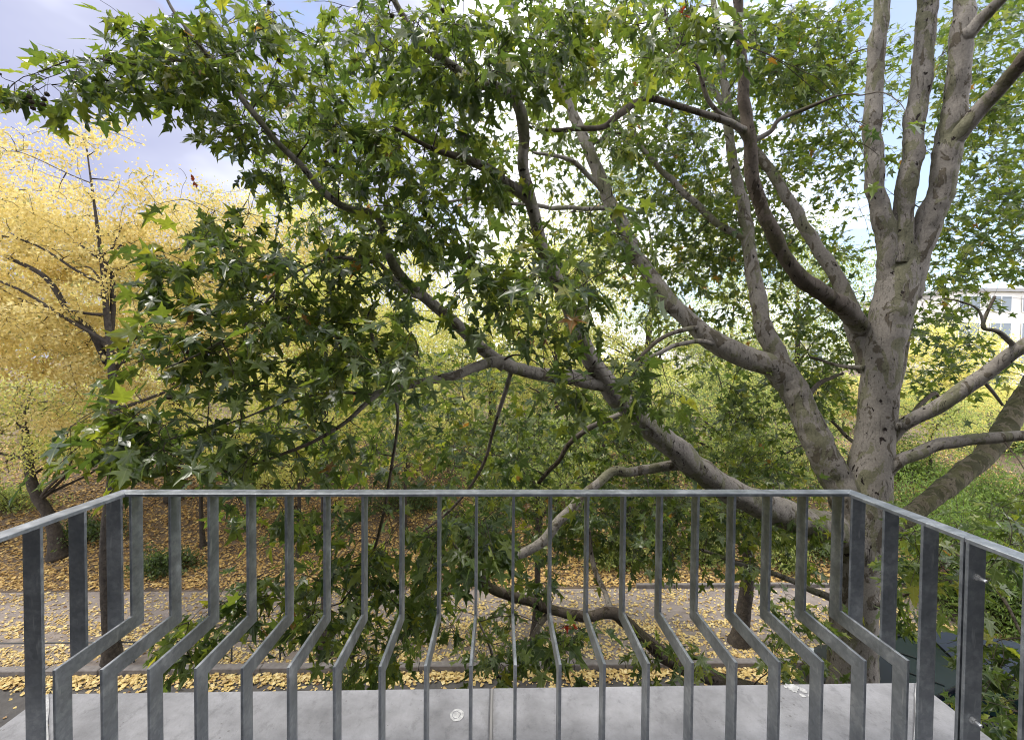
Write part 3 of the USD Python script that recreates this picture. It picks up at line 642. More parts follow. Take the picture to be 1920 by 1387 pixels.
plane_base = at(1598, 1550, 5.5); plane_base[2] = 0.0
plane = thing("plane_tree", "big plane tree with mottled pale bark and star-shaped green leaves beside the balcony", "tree", plane_base)
base_px = [(1596, 1610, 5.5, 170), (1597, 1500, 5.5, 122), (1597, 1300, 5.5, 104), (1603, 1100, 5.5, 98), (1618, 980, 5.5, 100), (1628, 900, 5.5, 98), (1640, 820, 5.5, 84), (1648, 740, 5.5, 80), (1655, 660, 5.5, 82), (1670, 590, 5.5, 88), (1686, 520, 5.5, 86), (1690, 460, 5.5, 74), (1688, 420, 5.5, 50)]
LIMBS = [
    # (bark, points)
    (BARK, [(1676, 540, 5.5, 60), (1664, 440, 5.45, 50), (1645, 370, 5.4, 42), (1637, 280, 5.35, 38), (1643, 130, 5.3, 36), (1650, 0, 5.2, 33), (1652, -200, 5.1, 28), (1640, -450, 5.0, 18)]),
    (BARK, [(1682, 500, 5.45, 60), (1692, 420, 5.4, 46), (1706, 310, 5.3, 43), (1722, 180, 5.25, 43), (1735, 60, 5.2, 42), (1742, -60, 5.1, 38), (1750, -300, 5.0, 26)]),
    (BARK, [(1695, 560, 5.5, 70), (1712, 490, 5.45, 62), (1740, 415, 5.35, 58), (1768, 340, 5.25, 56), (1783, 250, 5.2, 58), (1795, 150, 5.1, 48), (1808, 50, 5.0, 45), (1815, -40, 5.0, 40), (1850, -300, 4.8, 26)]),
    (BARK_DARK, [(1786, 275, 5.18, 34), (1815, 235, 5.05, 32), (1850, 192, 4.9, 30), (1890, 145, 4.7, 28), (1935, 95, 4.5, 26), (2060, -20, 4.2, 18)]),
    (BARK_DARK, [(1806, 70, 5.0, 26), (1835, 40, 4.9, 22), (1880, 0, 4.7, 19), (1960, -70, 4.5, 14)]),
    (BARK, [(1672, 760, 5.8, 20), (1690, 690, 6.0, 19), (1705, 600, 6.1, 17), (1722, 500, 6.3, 14), (1745, 400, 6.6, 11), (1790, 280, 7.0, 7)]),
    (BARK_DARK, [(1656, 735, 5.75, 40), (1640, 670, 5.72, 42), (1618, 618, 5.6, 42), (1588, 582, 5.42, 40), (1550, 556, 5.2, 36), (1505, 525, 4.95, 33), (1462, 468, 4.9, 32), (1432, 400, 4.85, 29), (1412, 330, 4.8, 28), (1402, 265, 4.75, 27), (1396, 170, 4.7, 24), (1386, 70, 4.6, 20), (1376, -60, 4.5, 16), (1360, -250, 4.4, 9)]),
    (BARK, [(1635, 690, 5.6, 56), (1608, 620, 5.7, 44), (1580, 545, 5.8, 32), (1545, 480, 5.9, 29), (1500, 410, 6.0, 26), (1455, 340, 6.1, 23), (1420, 285, 6.2, 20), (1385, 235, 6.3, 17), (1340, 170, 6.4, 13), (1290, 90, 6.6, 9)]),
    (BARK, [(1610, 985, 5.5, 70), (1578, 910, 5.55, 70), (1540, 845, 5.6, 62), (1508, 775, 5.7, 58), (1475, 710, 5.8, 54), (1455, 665, 5.85, 42), (1430, 600, 5.9, 36), (1410, 510, 6.0, 29), (1396, 410, 6.1, 26), (1380, 320, 6.2, 21), (1364, 220, 6.3, 18), (1352, 120, 6.4, 16), (1338, 20, 6.5, 12), (1320, -120, 6.6, 8)]),
    (BARK, [(1482, 722, 5.78, 52), (1450, 692, 5.8, 48), (1405, 672, 5.85, 44), (1350, 645, 5.9, 42), (1300, 608, 5.95, 37), (1252, 560, 6.0, 33), (1205, 495, 6.1, 28), (1166, 425, 6.15, 26), (1132, 352, 6.2, 25), (1101, 275, 6.25, 22), (1070, 205, 6.3, 20), (1044, 140, 6.3, 18), (1028, 70, 6.4, 14), (1010, -40, 6.5, 9)]),
    (BARK, [(1400, 447, 6.05, 16), (1345, 418, 6.1, 15), (1293, 372, 6.2, 14), (1240, 318, 6.3, 12), (1195, 262, 6.4, 10), (1180, 225, 6.4, 7)]),
    (BARK, [(1612, 1040, 5.5, 70), (1575, 1000, 5.45, 66), (1520, 982, 5.35, 58), (1450, 957, 5.2, 52), (1380, 925, 5.05, 49), (1312, 882, 4.9, 47), (1252, 832, 4.75, 44), (1200, 785, 4.6, 42), (1150, 735, 4.4, 40), (1110, 680, 4.2, 36), (1080, 615, 4.05, 32), (1048, 540, 3.9, 29), (1017, 470, 3.8, 26), (996, 380, 3.7, 24), (982, 290, 3.6, 22), (970, 200, 3.5, 23), (938, 168, 3.45, 23), (895, 158, 3.4, 21), (850, 128, 3.35, 18), (790, 84, 3.3, 17), (752, 28, 3.25, 13), (715, -50, 3.2, 10)]),
    (BARK, [(1140, 722, 4.35, 34), (1095, 712, 4.2, 30), (1035, 703, 4.0, 27), (973, 692, 3.85, 25), (932, 680, 3.75, 24), (888, 690, 3.65, 19), (822, 711, 3.5, 17), (765, 724, 3.4, 16), (733, 727, 3.35, 15)]),
    (BARK_DARK, [(733, 727, 3.35, 13), (694, 748, 3.25, 10), (652, 788, 3.15, 8), (590, 828, 3.0, 7), (500, 862, 2.85, 6), (420, 885, 2.75, 4)]),
    (BARK, [(733, 727, 3.35, 11), (690, 738, 3.3, 7), (630, 735, 3.2, 6), (540, 752, 3.05, 5), (440, 790, 2.85, 4), (330, 820, 2.65, 4), (230, 850, 2.5, 3)]),
    (BARK, [(735, 724, 3.35, 12), (722, 690, 3.3, 9), (702, 640, 3.2, 8), (690, 590, 3.15, 5)]),
    (BARK, [(945, 684, 3.78, 22), (905, 652, 3.75, 22), (850, 602, 3.7, 22), (800, 560, 3.65, 22), (755, 520, 3.6, 20), (728, 472, 3.55, 17), (712, 420, 3.5, 14), (690, 400, 3.5, 13), (640, 385, 3.45, 13), (600, 350, 3.4, 13), (560, 305, 3.35, 12), (505, 248, 3.3, 11), (462, 195, 3.3, 11), (420, 140, 3.25, 10), (378, 88, 3.2, 9), (335, 35, 3.2, 7), (300, -30, 3.2, 4)]),
    (BARK_DARK, [(420, 140, 3.25, 7), (378, 126, 3.2, 6), (332, 113, 3.15, 6), (292, 127, 3.1, 5), (230, 118, 3.05, 4), (150, 110, 3.0, 3), (60, 140, 2.95, 2)]),
    (BARK, [(800, 560, 3.65, 14), (760, 545, 3.5, 10), (718, 498, 3.4, 9), (680, 488, 3.3, 8), (620, 485, 3.2, 6), (540, 520, 3.0, 5), (470, 600, 2.9, 4), (380, 660, 2.75, 4), (310, 690, 2.65, 3)]),
    (BARK_DARK, [(990, 372, 3.7, 22), (925, 326, 3.6, 20), (872, 300, 3.5, 17), (810, 280, 3.4, 10), (740, 240, 3.3, 6)]),
    (BARK, [(1135, 390, 6.1, 9), (1053, 390, 5.6, 9), (980, 384, 5.0, 8), (895, 373, 4.6, 7), (820, 380, 4.4, 4)]),
    (BARK_DARK, [(1398, 245, 4.74, 17), (1345, 222, 4.65, 15), (1280, 200, 4.5, 14), (1210, 184, 4.4, 14), (1165, 212, 4.3, 14), (1130, 238, 4.25, 12), (1075, 243, 4.2, 10), (1007, 243, 4.1, 7)]),
    (BARK_DARK, [(1398, 250, 4.74, 13), (1365, 222, 4.7, 12), (1330, 190, 4.65, 10), (1310, 130, 4.6, 9), (1285, 110, 4.5, 8), (1250, 40, 4.4, 6), (1240, -40, 4.3, 5)]),
    (BARK_DARK, [(1404, 268, 4.76, 9), (1445, 248, 4.7, 9), (1462, 225, 4.65, 8), (1510, 205, 4.6, 8), (1570, 180, 4.4, 4)]),
    (BARK, [(1140, 372, 6.2, 10), (1085, 312, 6.0, 10), (1050, 294, 5.8, 8), (1000, 286, 5.6, 6)]),
    (BARK_DARK, [(1182, 255, 6.4, 8), (1150, 250, 6.3, 7), (1110, 272, 6.2, 5)]),
    (BARK, [(1660, 822, 5.45, 30), (1690, 800, 5.35, 28), (1725, 780, 5.25, 30), (1765, 758, 5.15, 32), (1813, 725, 5.05, 33), (1863, 690, 4.95, 31), (1920, 645, 4.8, 29), (2030, 560, 4.6, 20)]),
    (BARK, [(1655, 885, 5.4, 32), (1690, 862, 5.3, 26), (1735, 843, 5.25, 25), (1782, 829, 5.2, 24), (1847, 822, 5.1, 22), (1920, 815, 5.0, 20), (2060, 800, 4.9, 12)]),
    (BARK_MOSSY, [(1630, 1010, 5.6, 50), (1668, 990, 5.8, 42), (1720, 955, 6.0, 42), (1782, 905, 6.3, 46), (1850, 850, 6.6, 46), (1890, 792, 6.9, 48), (1920, 745, 7.1, 48), (2010, 610, 7.5, 36)]),
    (BARK_DARK, [(1900, 650, 4.85, 12), (1870, 622, 4.8, 10), (1845, 614, 4.8, 10), (1852, 585, 4.8, 8), (1866, 555, 4.8, 5)]),
    (BARK_DARK, [(1845, 614, 4.8, 8), (1832, 580, 4.8, 6), (1800, 565, 4.8, 4), (1770, 560, 4.8, 3)]),
    (BARK_DARK, [(1840, 712, 5.0, 9), (1860, 735, 5.0, 8), (1880, 760, 5.0, 6)]),
    (BARK_DARK, [(1680, 800, 5.3, 13), (1712, 775, 5.5, 10), (1748, 738, 5.7, 8), (1762, 745, 5.8, 5)]),
    (BARK, [(1280, 872, 4.9, 20), (1215, 880, 4.8, 19), (1158, 885, 4.7, 18), (1120, 906, 4.6, 18), (1092, 934, 4.5, 19), (1055, 970, 4.4, 20), (1018, 1012, 4.3, 19), (972, 1040, 4.2, 19), (922, 1058, 4.15, 17), (896, 1066, 4.1, 14), (870, 1045, 4.0, 8), (845, 1010, 3.7, 5), (830, 985, 3.4, 3)]),
    (BARK_DARK, [(1590, 1420, 5.45, 60), (1500, 1345, 5.2, 44), (1420, 1300, 5.0, 36), (1340, 1270, 4.8, 32), (1280, 1247, 4.7, 30), (1237, 1223, 4.6, 27), (1202, 1190, 4.5, 25), (1150, 1148, 4.45, 24), (1096, 1152, 4.4, 22), (1026, 1140, 4.35, 21), (973, 1124, 4.3, 20), (922, 1103, 4.2, 18), (900, 1078, 4.15, 15), (880, 1050, 4.1, 9), (865, 1000, 4.0, 5)]),
    (BARK_DARK, [(1147, 1148, 4.44, 12), (1132, 1110, 4.6, 10), (1112, 1050, 4.8, 9), (1104, 980, 5.0, 7)]),
    (BARK, [(1040, 1142, 4.36, 12), (1020, 1165, 4.3, 12), (995, 1205, 4.2, 12), (963, 1248, 4.1, 12), (934, 1272, 4.05, 10)]),
    (BARK, [(934, 1270, 4.05, 6), (925, 1235, 4.0, 6), (912, 1195, 3.9, 5), (898, 1165, 3.8, 3)]),
    (BARK, [(1575, 1128, 5.5, 18), (1526, 1106, 5.5, 12), (1440, 1072, 5.5, 10), (1385, 1057, 5.5, 9), (1315, 1030, 5.5, 6)]),
    (BARK_DARK, [(1320, 610, 5.9, 9), (1260, 625, 5.7, 8), (1215, 655, 5.5, 7), (1180, 690, 5.3, 6)]),
    (BARK, [(1360, 648, 5.9, 11), (1300, 640, 5.7, 9), (1240, 660, 5.5, 8), (1190, 690, 5.4, 6)]),
    (BARK_DARK, [(1180, 770, 4.6, 12), (1110, 800, 4.8, 11), (1070, 830, 5.0, 10), (1040, 870, 5.1, 9), (1010, 905, 5.2, 8)]),
    (BARK_DARK, [(1500, 765, 5.7, 12), (1535, 720, 6.1, 9), (1580, 700, 6.5, 6)]),
    (BARK_DARK, [(1620, 690, 5.5, 9), (1575, 685, 5.8, 7), (1520, 670, 6.2, 5)]),
    (BARK_DARK, [(1640, 860, 5.45, 10), (1600, 830, 5.9, 8), (1560, 790, 6.3, 6)]),
    (BARK_DARK, [(1690, 1000, 5.6, 16), (1760, 1020, 5.2, 12), (1830, 1060, 4.6, 9), (1880, 1120, 4.0, 7), (1920, 1200, 3.5, 5)]),
    (BARK_DARK, [(1610, 1150, 5.45, 14), (1680, 1120, 5.0, 10), (1740, 1100, 4.5, 8), (1790, 1090, 4.0, 6)]),
    (BARK_DARK, [(740, 730, 3.35, 8), (745, 790, 3.4, 6), (735, 870, 3.5, 6), (720, 960, 3.5, 6), (690, 1060, 3.45, 5), (640, 1130, 3.3, 4)]),
    (BARK_DARK, [(960, 690, 3.83, 9), (930, 790, 4.0, 7), (900, 880, 4.0, 6), (850, 950, 3.9, 5), (790, 1000, 3.7, 4)]),
]
NODES, RADII = [], []
seedn = 0
trunk_q = limb_points(base_px, 0.06)
trunk_rad = trunk_q[:, 3] * (1 + 0.9 * np.exp(-np.maximum(trunk_q[:, 2], 0) / 0.25) * 0.3)
put("trunk", tube(trunk_q[:, :3], trunk_rad, 40, 0.09, 1, 6.0), BARK, plane, True, tone=np.zeros(len(trunk_q) * 40 + 2))
for bk, pts in LIMBS:
    seedn += 1
    q = limb_points(pts, 0.035)
    sides = 24 if q[0, 3] > 0.08 else 14 if q[0, 3] > 0.03 else 9
    w = np.random.default_rng(seedn)
    amp = np.minimum(q[:, 3] * 0.5, 0.02)[:, None]
    s = np.arange(len(q)) * 0.035
    kink = np.stack([meshkit.noise(np.stack([s * 4.5, 0 * s + k * 9.7, 0 * s], -1), seedn) - 0.5 for k in range(3)], -1)
    q[1:-1, :3] += (kink * 2 * amp)[1:-1]
    rl = q[:, 3] * (1 + 0.30 * np.exp(-s / max(q[0, 3] * 1.4, 0.01)) * (pts[0][3] < 32)) * (1 + 0.16 * (meshkit.noise(np.stack([s * 5.0, 0 * s + 3.3, 0 * s], -1), seedn) - 0.5))
    age = np.clip((s - (1.0 if pts[0][0] == 1656 else 2.5 * q[0, 3])) / 0.7, 0, 1) * 0.9 if bk == BARK_DARK else np.clip(0.35 - q[:, 3] / 0.08, 0, 0.3)  # dark limbs turn darker brown beyond their start, thin pale ones slightly
    tn_ = np.r_[np.repeat(age, sides), age[0], age[-1]]
    put("limb", tube(q[:, :3], rl, sides, 0.12, seedn, 11.0), BARK if bk == BARK_DARK else bk, plane, True, tone=tn_)
    NODES.append(q[:, :3]); RADII.append(q[:, 3])
NODES, RADII = np.vstack(NODES), np.concatenate(RADII)

# clumps of leaves: (x, y, half width, half height) in the photograph, near and far distance, number of clumps, leaves each
FRONT = [
    (50, 155, 60, 28, 2.9, 3.2, 5, 8), (180, 125, 90, 38, 2.95, 3.4, 9, 10), (330, 95, 100, 80, 3.0, 3.6, 17, 11), (480, 120, 130, 130, 3.2, 4.0, 26, 11),
    (580, 290, 100, 120, 3.2, 4.0, 16, 10), (455, 260, 40, 50, 3.1, 3.5, 3, 7), (420, 400, 80, 55, 3.1, 3.6, 7, 9), (700, 140, 150, 150, 3.0, 4.2, 26, 11),
    (900, 70, 190, 85, 2.8, 4.0, 34, 11), (1150, 60, 160, 70, 3.0, 4.5, 17, 11), (1290, 45, 60, 55, 2.5, 3.0, 5, 8), (820, 290, 150, 110, 3.0, 4.0, 24, 11),
    (1080, 190, 120, 110, 3.3, 4.4, 9, 9), (700, 420, 140, 80, 3.0, 4.0, 18, 10), (480, 520, 190, 80, 2.7, 3.4, 26, 10), (330, 490, 70, 40, 2.8, 3.2, 5, 8),
    (330, 640, 100, 65, 2.55, 3.0, 11, 9), (520, 660, 150, 90, 2.7, 3.3, 20, 9), (660, 580, 120, 90, 2.8, 3.4, 15, 9), (235, 815, 110, 65, 2.35, 2.75, 13, 9),
    (410, 830, 100, 55, 2.6, 3.0, 9, 8), (560, 830, 150, 60, 3.0, 3.8, 12, 9), (740, 650, 90, 60, 2.6, 3.0, 7, 8), (900, 480, 130, 90, 2.7, 3.4, 16, 9),
    (1000, 570, 120, 60, 2.6, 3.2, 12, 8), (1130, 470, 60, 120, 2.5, 3.0, 8, 8), (1120, 700, 100, 55, 2.7, 3.3, 9, 8), (1230, 715, 50, 35, 2.7, 3.1, 3, 7),
    (800, 860, 190, 45, 3.5, 5.0, 12, 10), (480, 955, 80, 35, 3.0, 3.5, 5, 8), (620, 1070, 90, 100, 3.0, 3.8, 12, 9), (760, 1040, 100, 100, 3.0, 4.0, 15, 10),
    (460, 1140, 70, 40, 2.8, 3.2, 5, 8), (330, 1195, 55, 35, 2.6, 3.0, 4, 7), (700, 1190, 80, 70, 3.4, 4.2, 10, 9), (860, 1000, 70, 50, 2.7, 3.2, 6, 8),
    (960, 1090, 100, 90, 4.2, 5.2, 6, 9), (1068, 1190, 40, 30, 3.0, 3.4, 3, 7), (1180, 990, 140, 70, 4.4, 6.0, 12, 10), (1250, 1225, 55, 35, 4.0, 4.8, 3, 8),
    (1420, 1010, 120, 70, 5.0, 6.5, 11, 10), (1500, 1150, 60, 50, 4.2, 5.0, 4, 8), (1480, 1230, 60, 25, 4.2, 5.0, 3, 8), (960, 1230, 80, 30, 3.8, 4.6, 5, 8),
    (1770, 1050, 90, 80, 3.2, 4.8, 11, 9), (1885, 1010, 45, 80, 3.0, 4.2, 6, 9), (1890, 1300, 45, 70, 2.6, 3.2, 6, 8), (1870, 1215, 45, 30, 3.0, 3.8, 3, 8), (1690, 1130, 30, 40, 4.0, 5.0, 3, 8), (1790, 1340, 50, 35, 3.2, 4.2, 4, 8),
    (1900, 950, 60, 50, 4.0, 5.2, 5, 9), (1650, 240, 80, 60, 3.0, 3.2, 2, 4), (820, 1130, 60, 60, 3.6, 4.4, 5, 8),
]
BACK = [
    (1050, 330, 150, 260, 6.0, 8.0, 34, 12), (1230, 150, 150, 150, 5.5, 8.0, 36, 12), (1250, 400, 150, 150, 6.0, 8.5, 46, 12), (1490, 90, 120, 90, 5.5, 7.0, 22, 12),
    (1500, 250, 110, 120, 6.0, 8.0, 24, 11), (1400, 420, 120, 120, 6.5, 8.5, 32, 11), (1290, 600, 150, 110, 6.5, 9.0, 20, 11), (1540, 620, 80, 100, 6.0, 8.0, 17, 11),
    (1470, 770, 120, 110, 6.0, 8.0, 18, 11), (1150, 800, 190, 90, 5.5, 8.0, 23, 11), (900, 770, 180, 100, 6.0, 8.5, 18, 11), (1850, 110, 100, 120, 6.0, 8.0, 20, 12),
    (1870, 290, 90, 110, 6.0, 8.0, 20, 12), (1860, 430, 90, 90, 6.0, 8.0, 18, 12), (1770, 560, 90, 80, 6.0, 8.0, 12, 11), (1780, 680, 90, 60, 6.0, 7.5, 10, 10),
    (760, 230, 250, 220, 5.5, 7.5, 40, 12), (600, 250, 140, 180, 5.5, 7.0, 14, 11), (1350, 905, 190, 40, 5.5, 8.0, 14, 11), (1600, 150, 90, 150, 6.5, 8.0, 10, 11),
    (700, 760, 150, 110, 4.6, 7.0, 18, 11), (1000, 840, 220, 70, 5.0, 7.0, 22, 11), (1350, 830, 120, 70, 6.0, 8.0, 13, 11), (1250, 980, 200, 60, 5.2, 7.5, 12, 11), (950, 970, 150, 60, 4.8, 7.0, 8, 11), (900, 700, 140, 60, 4.6, 6.0, 5, 10), (1300, -250, 500, 180, 5.5, 7.5, 14, 14), (700, -220, 350, 160, 4.5, 5.5, 4, 12), (1850, -250, 250, 180, 4.8, 7.0, 12, 14), (2060, 300, 110, 300, 4.5, 7.0, 14, 13), (1695, 150, 60, 160, 6.5, 8.0, 5, 10), (1600, 380, 60, 100, 6.5, 8.0, 4, 10), (1350, 250, 120, 180, 6.5, 8.5, 16, 11), (1500, 480, 90, 60, 6.5, 8.0, 12, 10),
]


def sprays(regions, seed, more=1.0):
    r_ = np.random.default_rng(seed)
    out = []
    for x, y, a, b, d0, d1, n, k in regions:
        n = int(round(n * more * ((1.5 if x < 850 or x > 1640 else 2.4) if y > 930 else 1.35 if y < 120 else 1.0)))
        ang, rad = r_.uniform(0, 2 * np.pi, n), np.sqrt(r_.uniform(0, 1, n))
        dd = r_.uniform(d0, d1, n)
        for i in range(n):
            p = at(x + a * rad[i] * math.cos(ang[i]), y + b * rad[i] * math.sin(ang[i]), dd[i])
            out.append((*p, k))
    return np.array(out)


def grow(cl, nodes, radii, seed, straight=0.5):
    """Joins every clump to the nearest wood with a bent twig. Returns the twigs (points, radii) and the clumps' twig directions."""
    r_ = np.random.default_rng(seed)
    tree = cKDTree(nodes)
    d, _ = tree.query(cl[:, :3])
    order = np.argsort(d)
    ex_p, ex_r = [np.zeros((0, 3))], [np.zeros(0)]
    twigs, dirs = [], {}
    extra = None
    pend_p, pend_r = [], []
    for c, i in enumerate(order):
        p = cl[i, :3]
        d0, k0 = tree.query(p)
        best, rb, bd = nodes[k0], radii[k0], d0
        if extra is not None:
            d1, k1 = extra.query(p)
            if d1 < bd:
                best, rb, bd = EP[k1], ER[k1], d1
        a, b = best, p
        ln = max(bd, 0.05)
        mid = (a + b) / 2 + r_.standard_normal(3) * 0.10 * ln + np.array([0, 0, 0.10 * ln])
        n = max(4, int(ln / 0.05))
        t = np.linspace(0, 1, n)[:, None]
        q = a * (1 - t) ** 2 + 2 * mid * t * (1 - t) + b * t**2
        s = t[:, 0] * ln
        wob = np.stack([meshkit.noise(np.stack([s * 7 + c, 0 * s + k * 5.1, 0 * s + c * 0.7], -1), seed) - 0.5 for k in range(3)], -1)
        q = q + wob * 0.06 * np.sin(np.pi * t)
        r0 = min(rb * 0.75, 0.0045 + 0.009 * ln)
        rr = np.linspace(max(r0, 0.0028), 0.0022, n)
        twigs.append((q, rr))
        dirs[i] = (q[-1] - q[max(0, n - 4)])
        pend_p.append(q[n // 4:]); pend_r.append(rr[n // 4:])
        if c % 20 == 19:
            ex_p += pend_p; ex_r += pend_r; pend_p, pend_r = [], []
            EP, ER = np.vstack(ex_p), np.concatenate(ex_r)
            extra = cKDTree(EP)
    D = np.array([dirs[i] for i in range(len(cl))])
    return twigs, D / (np.linalg.norm(D, axis=1, keepdims=True) + 1e-9)


def leaf_cloud(cl, dirs, seed, size=(0.078, 0.142), radius=0.17, droop=0.6, tilt=0.65):
    """Positions, rotations, sizes and the twiglets of the leaves round every clump."""
    r_ = np.random.default_rng(seed)
    pos, ax, no, tw = [], [], [], []
    for (x, y, z, k), d in zip(cl, dirs):
        c = np.array([x, y, z]); k = int(max(3, k + r_.integers(-3, 4)))
        ns = max(2, k // 3)
        for s in range(ns):
            v = d * 0.5 + r_.standard_normal(3) * np.array([1, 1, 0.6]) * 0.7 + np.array([0, 0, -0.15])
            v /= np.linalg.norm(v)
            ln = radius * r_.uniform(0.6, 1.5)
            q = c + v * np.linspace(0, ln, 4)[:, None] + np.array([0, 0, -0.25])[None] * (np.linspace(0, 1, 4)[:, None] ** 2) * ln
            tw.append((q, np.linspace(0.0026, 0.0014, 4)))
            m_ = k // ns + (s < k % ns)
            for j in range(m_):
                t = (j + 1) / m_
                b = q[0] * (1 - t) + q[-1] * t
                side = np.cross(v, [0, 0, 1]) * (1 if j % 2 else -1)
                a = v * (0.5 + 0.5 * (j == m_ - 1)) + side * r_.uniform(0.2, 0.9) + r_.standard_normal(3) * 0.3 + np.array([0, 0, -droop])
                a /= np.linalg.norm(a)
                n = np.array([0, 0, 1.0]) + r_.standard_normal(3) * tilt + a * 0.2
                pos.append(b); ax.append(a); no.append(n)
    pos, ax, no = np.array(pos), np.array(ax), np.array(no)
    sz = r_.uniform(size[0], size[1], len(pos)) * r_.choice([0.75, 1.0, 1.12], len(pos), p=[0.2, 0.5, 0.3])
    pos = pos + ax * (0.40 * sz)[:, None]
    return pos, frames(ax, no), sz, tw


front = sprays(FRONT, 11, 1.3)
tw1, d1 = grow(front, NODES, RADII, 21)
back = sprays(BACK, 12, 3.7)
allp = np.vstack([NODES] + [q for q, _ in tw1]); allr = np.concatenate([RADII] + [r for _, r in tw1])
keep = np.random.default_rng(5).permutation(len(allp))[: len(allp)]
tw2, d2 = grow(back, NODES, RADII, 22)
pF, rF, sF, twF = leaf_cloud(front, d1, 31)
pB, rB, sB, twB = leaf_cloud(back, d2, 32, size=(0.08, 0.135), radius=0.24, droop=0.3, tilt=0.55)


def keep_clear(pos):
    """Leaves do not grow through the railing, the balcony or the camera."""
    x, y, z = pos.T
    return ~((y < 1.75) & (np.abs(x) < 2.3) & (z < EYE + 1.5)) & (y > 0.6)


def tone_for(n, seed, dry=0.004):
    r_ = np.random.default_rng(seed)
    t = np.clip(r_.normal(0.46, 0.24, n), 0, 0.93)
    t[r_.random(n) < dry] = r_.uniform(0.95, 1.0)
    return t


pos = np.vstack([pF, pB]); rot = np.vstack([rF, rB]); siz = np.concatenate([sF, sB])
ok = keep_clear(pos)
pos, rot, siz = pos[ok], rot[ok], siz[ok]
ton = tone_for(len(pos), 41)
near = np.linalg.norm(pos - CAM, axis=1)
rel = pos - CAM
dep = rel @ FWD
px = 960 + FPX * (rel @ RIGHT) / np.maximum(dep, 0.1); py = 693.5 - FPX * (rel @ UP) / np.maximum(dep, 0.1)
inview = (px > 0) & (px < 1920) & (py > 0) & (py < 1380) & (dep > 0.5)
score = np.where(inview, siz / dep, 0)
big = np.argsort(-score)[:300]
isbig = np.zeros(len(pos), bool); isbig[big] = True
kindof = np.random.default_rng(6).integers(0, 8, len(pos))
kindof = np.where((score < np.sort(score)[-6000]) & ~isbig, kindof + 8, kindof)
curl = np.clip(np.random.default_rng(8).normal(1.25, 0.75, len(pos)), -0.6, 3.0)
for i in big:
    v, f = LEAVES[kindof[i]]
    w = (v * [1 - 0.1 * abs(curl[i]), 1, curl[i]]) @ rot[i].T * siz[i] + pos[i]
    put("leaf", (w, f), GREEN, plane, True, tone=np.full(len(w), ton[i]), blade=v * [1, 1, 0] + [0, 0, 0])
vs, fs, ts, bs, n = [], [], [], [], 0
for k in range(16):
    s = (kindof == k) & ~isbig
    v, f = spread(LEAVES[k], pos[s], rot[s], siz[s], curl[s])
    vs.append(v); fs.append(f + n); ts.append(np.repeat(ton[s], len(LEAVES[k][0]))); bs.append(np.tile(LEAVES[k][0] * [1, 1, 0], (int(s.sum()), 1))); n += len(v)
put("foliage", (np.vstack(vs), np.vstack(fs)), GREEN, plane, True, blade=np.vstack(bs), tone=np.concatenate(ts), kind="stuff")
put("twig", join([tube(q, r, 5 if r[0] > 0.006 else 4) for q, r in tw1 + tw2 + twF + twB]), TWIG, plane, True, kind="stuff")

# dry brown leaves caught in the fork, red leaves, seed balls
r_ = np.random.default_rng(77)


def loose(points, mt, size, seed, label=None):
    q = np.random.default_rng(seed)
    for x, y, d in points:
        a = q.standard_normal(3) * 0.5 + [0, 0, -1.0]
        nn = q.standard_normal(3) + [0, -0.8, 0.2]
        R_ = frames(a[None] / np.linalg.norm(a), nn[None])[0]
        v, f = LEAVES[q.integers(0, 8)]
        v = v * [1, 1, 2.2]
        w = v @ R_.T * size * q.uniform(0.8, 1.2) + at(x, y, d)
        put("dry_leaf" if mt is DRY else "red_leaf", (w, f), mt, plane, tone=np.full(len(w), q.random()), label=label)


loose([(972, 622, 3.6), (985, 632, 3.65), (1000, 640, 3.7), (1022, 636, 3.75), (1045, 628, 3.8), (960, 612, 3.5), (990, 520, 3.3), (980, 535, 3.3),
       (1530, 775, 5.6), (1755, 1052, 4.4), (1765, 1062, 4.4), (840, 1085, 3.6), (846, 1100, 3.6)], DRY, 0.075, 5, "curled dry brown leaf")
loose([(1062, 1174, 3.1), (1076, 1166, 3.1), (1275, 20, 2.7), (1282, 30, 2.7), (360, 335, 3.2)], RED, 0.07, 6, "orange red autumn leaf")
for x, y, d in [(28, 190, 3.0), (33, 200, 3.0), (55, 182, 3.0), (60, 192, 3.0), (62, 203, 3.0), (82, 186, 3.0), (81, 196, 3.0), (88, 177, 3.0), (135, 124, 3.05), (186, 176, 3.05), (3, 190, 3.0), (342, 165, 3.2), (357, 167, 3.2), (505, 6, 3.2), (523, 113, 3.3), (612, 305, 3.3), (655, 468, 3.0), (660, 452, 3.0), (318, 745, 2.6), (352, 660, 2.7), (616, 470, 3.1), (1132, 835, 3.5), (830, 20, 3.0), (735, 30, 3.1), (628, 283, 3.3)]:
    c = at(x, y, d)
    b = trimesh.creation.icosphere(2, 0.0145)
    vv = b.vertices * (1 + 0.12 * r_.standard_normal((len(b.vertices), 1)))
    ball = put("seed_ball", (vv + c, b.faces), TWIG, plane)
    put("stalk", tube(c + np.array([[0, 0, 0.012], [0.006, 0, 0.06], [0.002, 0.01, 0.12]]), [0.0012, 0.001, 0.001], 4), TWIG, ball)

# ------------------------------------------------------------------ other trees
def small_leaf(w=0.62):
    v = np.array([(0, 0, 0), (w / 2, 0.45, 0.10), (0, 1.0, -0.08), (-w / 2, 0.45, 0.10)])
    return v, np.array([(0, 1, 2), (0, 2, 3)])


SMALL = small_leaf()
SLIM = small_leaf(0.32)


